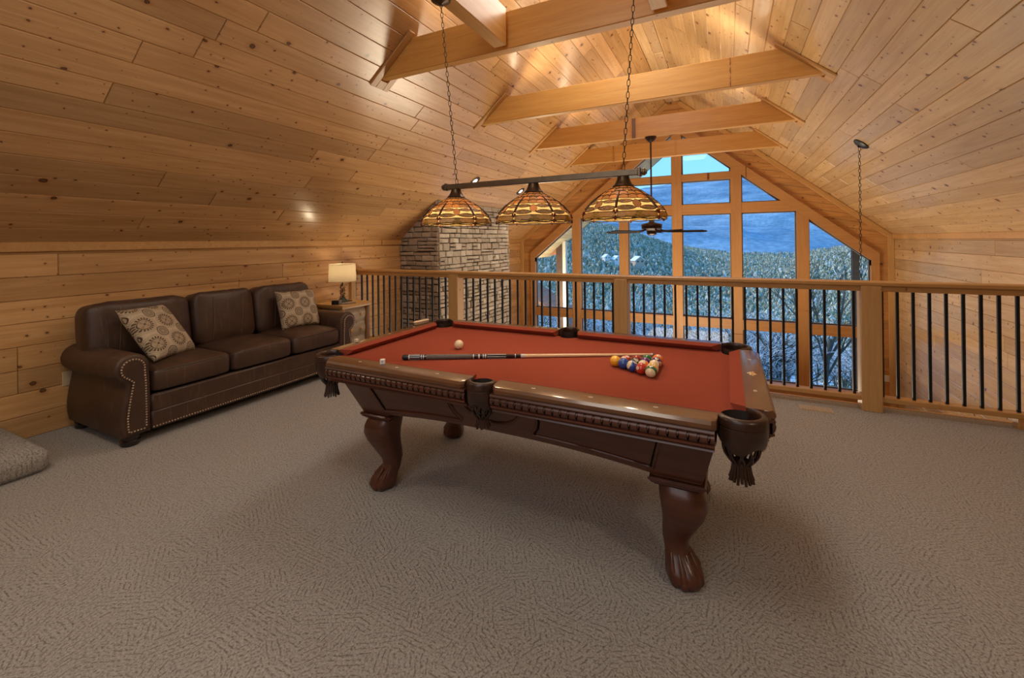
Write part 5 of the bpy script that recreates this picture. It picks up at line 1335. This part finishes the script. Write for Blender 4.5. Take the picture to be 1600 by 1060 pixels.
while cnt < 46000:
    d = 150*math.exp(R.random()*1.9); az = R.uniform(-0.62, 0.42); x, y = d*math.sin(az), YW+d*math.cos(az)
    if y < YW+120 or (-0.26 < math.atan2(x, y) < -0.165 and 200 < d < 360 and R.random() < 0.5): continue
    h_ = R.uniform(2.8, 6.2); spike(b, x, y, terrain_h(x, y)-1, h_, h_*R.uniform(0.2, 0.42), 4, R, R.random() < 0.8); cnt += 1
o = b.build('forest', TREE, None, fix=False); o['kind'] = 'stuff'; o['label'] = 'dense frosted forest covering the far hillsides outside the windows'; o['category'] = 'forest'
# nearer wood: bare branching trees, twigs carrying snow
BARK = simple('grey_bark', (0.10, 0.085, 0.062), 0.9, 0, 0.35, 3); SNOWB = simple('branch_snow', (0.84, 0.87, 0.90), 0.8)
def bare_tree(seed, h_, spread, depth, snowy):
    R = random.Random(seed); tb_, bb_, sb_ = MB(), MB(), MB()
    def limb(p, d, l, r_, lev, mb):
        q = p + d*l; m_ = p + d*(l*0.5) + Vector((R.uniform(-1, 1), R.uniform(-1, 1), R.uniform(-0.3, 0.6)))*l*0.07
        mb.tube([p, m_, q], [r_, r_*0.82, r_*0.6], 4 if lev else 6, cap=False)
        if lev >= 3 and R.random() < snowy:
            o_ = Vector((0, 0, r_*1.0+0.006)); sb_.tube([p+o_, m_+o_, q+o_], [r_+0.004, r_+0.007, r_*0.6+0.004], 3, cap=False)
        if lev >= depth: return
        k = 5 if lev == 0 else R.choice((3, 3, 4))
        for i in range(k):
            f = R.uniform(0.45, 1.0) if lev == 0 else R.uniform(0.3, 1.0)
            st_ = p + (m_-p)*(2*f) if f < 0.5 else m_ + (q-m_)*(2*f-1)
            a = R.uniform(0, 2*PI); side = Vector((math.cos(a), math.sin(a), 0)); nd = (d*0.75 + side*spread*R.uniform(0.7, 1.3) + Vector((0, 0, 0.15))).normalized()
            limb(st_, nd, l*R.uniform(0.45, 0.68), r_*0.52, lev+1, bb_)
    limb(Vector((0, 0, -0.4)), Vector((R.uniform(-0.05, 0.05), R.uniform(-0.05, 0.05), 1)).normalized(), h_*0.62, h_*(0.0125 if snowy > 0.2 else 0.015), 0, tb_)
    return (tb_.mesh('trunk', BARK, 60, fix=False), bb_.mesh('branches', BARK, fix=False), sb_.mesh('snow', SNOWB, fix=False) if sb_.v else None)
KINDS = [bare_tree(101+i, 10.0, 0.8, 5, 0.55) for i in range(5)] + [bare_tree(140, 11.0, 0.36, 4, 0.05)]
def put_tree(kind, x, y, sc_, rz, label, group):
    t = thing('bare_tree', (x, y, terrain_h(x, y)), label, 'tree', group); t.rotation_euler = (0, 0, rz); t.scale = (sc_,)*3
    for nm, me in zip(('trunk', 'branches', 'snow'), KINDS[kind]):
        if me: link(nm, me, t)
R = random.Random(9); n = 0
while n < 150:
    d = 24*math.exp(R.random()*1.6); az = R.uniform(-0.46, 0.27); x, y = d*math.sin(az)*1.05, YW+d*math.cos(az)
    if y < YW+5 or (0.10 < math.atan2(x, y) < 0.22 and y < 48): continue
    top = terrain_h(x, y); s_ = R.uniform(0.6, 1.0)
    lim = -0.9 if az < 0.13 else 1.3
    ang = (top + 12.5*s_ - H)/math.hypot(x, y)
    if ang > (-0.085 if az < 0.10 else 0.02): 
        s_ = max(0.35, ((-0.085 if az < 0.10 else 0.0)*math.hypot(x, y) + H - top)/12.5*R.uniform(0.75, 1.0))
    put_tree(R.randrange(5), x, y, s_, R.uniform(0, 6.28), 'bare snow-dusted tree on the slope below the gable window', 'bare trees below the window'); n += 1
put_tree(5, 6.1, 37.5, 1.12, 0.7, 'dark bare tree with upright spreading branches behind the right side pane', None)
b = MB(); R = random.Random(19); cnt = 0
while cnt < 2600:
    d = 16*math.exp(R.random()*2.3); az = R.uniform(-0.6, 0.42); x, y = d*math.sin(az), YW+d*math.cos(az)
    if y < YW+8: continue
    h_ = R.uniform(0.3, 1.1)*(1+d/70); spike(b, x, y, terrain_h(x, y)-0.2, h_, h_*R.uniform(0.25, 0.55), 5, R, True); cnt += 1
o = b.build('undergrowth', TREE, None, fix=False); o['kind'] = 'stuff'; o['label'] = 'snowy brush and saplings covering the slope below the house'; o['category'] = 'undergrowth'
# three distant cabins on the wooded hill
CABW = simple('cabin_siding', (0.52, 0.40, 0.33), 0.8); CABR = simple('snowy_cabin_roof', (0.88, 0.88, 0.90), 0.8); CABG = simple('cabin_window', (0.03, 0.04, 0.05), 0.2); CABL = simple('white_cabin_siding', (0.75, 0.72, 0.70), 0.8)
def cabin(px, py, wpx, lab, wm):
    az = math.atan((px-PCX)/FPX)+YAW; el = -(py-PCY-(-0.0122*(px-PCX)))/FPX*math.cos(az-YAW); d = 200.0
    while d < 800 and (terrain_h(d*math.sin(az), d*math.cos(az))+5-H)/d < el: d += 2
    x, y = d*math.sin(az), d*math.cos(az); z_ = terrain_h(x, y)+4.5; w_ = wpx*d/FPX
    g = thing('cabin', (x, y, z_), lab, 'cabin', 'distant cabins'); g.rotation_euler = (0, 0, -az+0.5); hh = w_*0.42
    b = MB(); b.prism([(-w_/2, -6), (w_/2, -6), (w_/2, hh), (0, hh+w_*0.33), (-w_/2, hh)], -w_*0.5, w_*0.5, lambda a, c, e_: (a, e_, c)); b.build('wall', wm, g)
    for s_ in (-1, 1):
        b = MB(); b.prism([(0, hh+w_*0.33+0.4), (s_*w_*0.62, hh-w_*0.06), (s_*w_*0.62, hh-w_*0.06-0.4), (0, hh+w_*0.33-0.1)], -w_*0.58, w_*0.58, lambda a, c, e_: (a, e_, c)); b.build('roof', CABR, g)
    for a in (-0.25, 0.25):
        b = MB(); b.box((a*w_-w_*0.09, -w_*0.5-0.1, hh*0.4), (a*w_+w_*0.09, -w_*0.5+0.05, hh*0.8)); b.build('window', CABG, g)
cabin(947, 404, 9, 'smallest white cabin on the wooded hill, farthest from the others', CABL)
cabin(963, 408, 11, 'white cabin on the wooded hill beside a window upright', CABL)
cabin(996, 411, 14, 'reddish cabin with a snowy roof on the wooded hill, largest of the three', CABW)
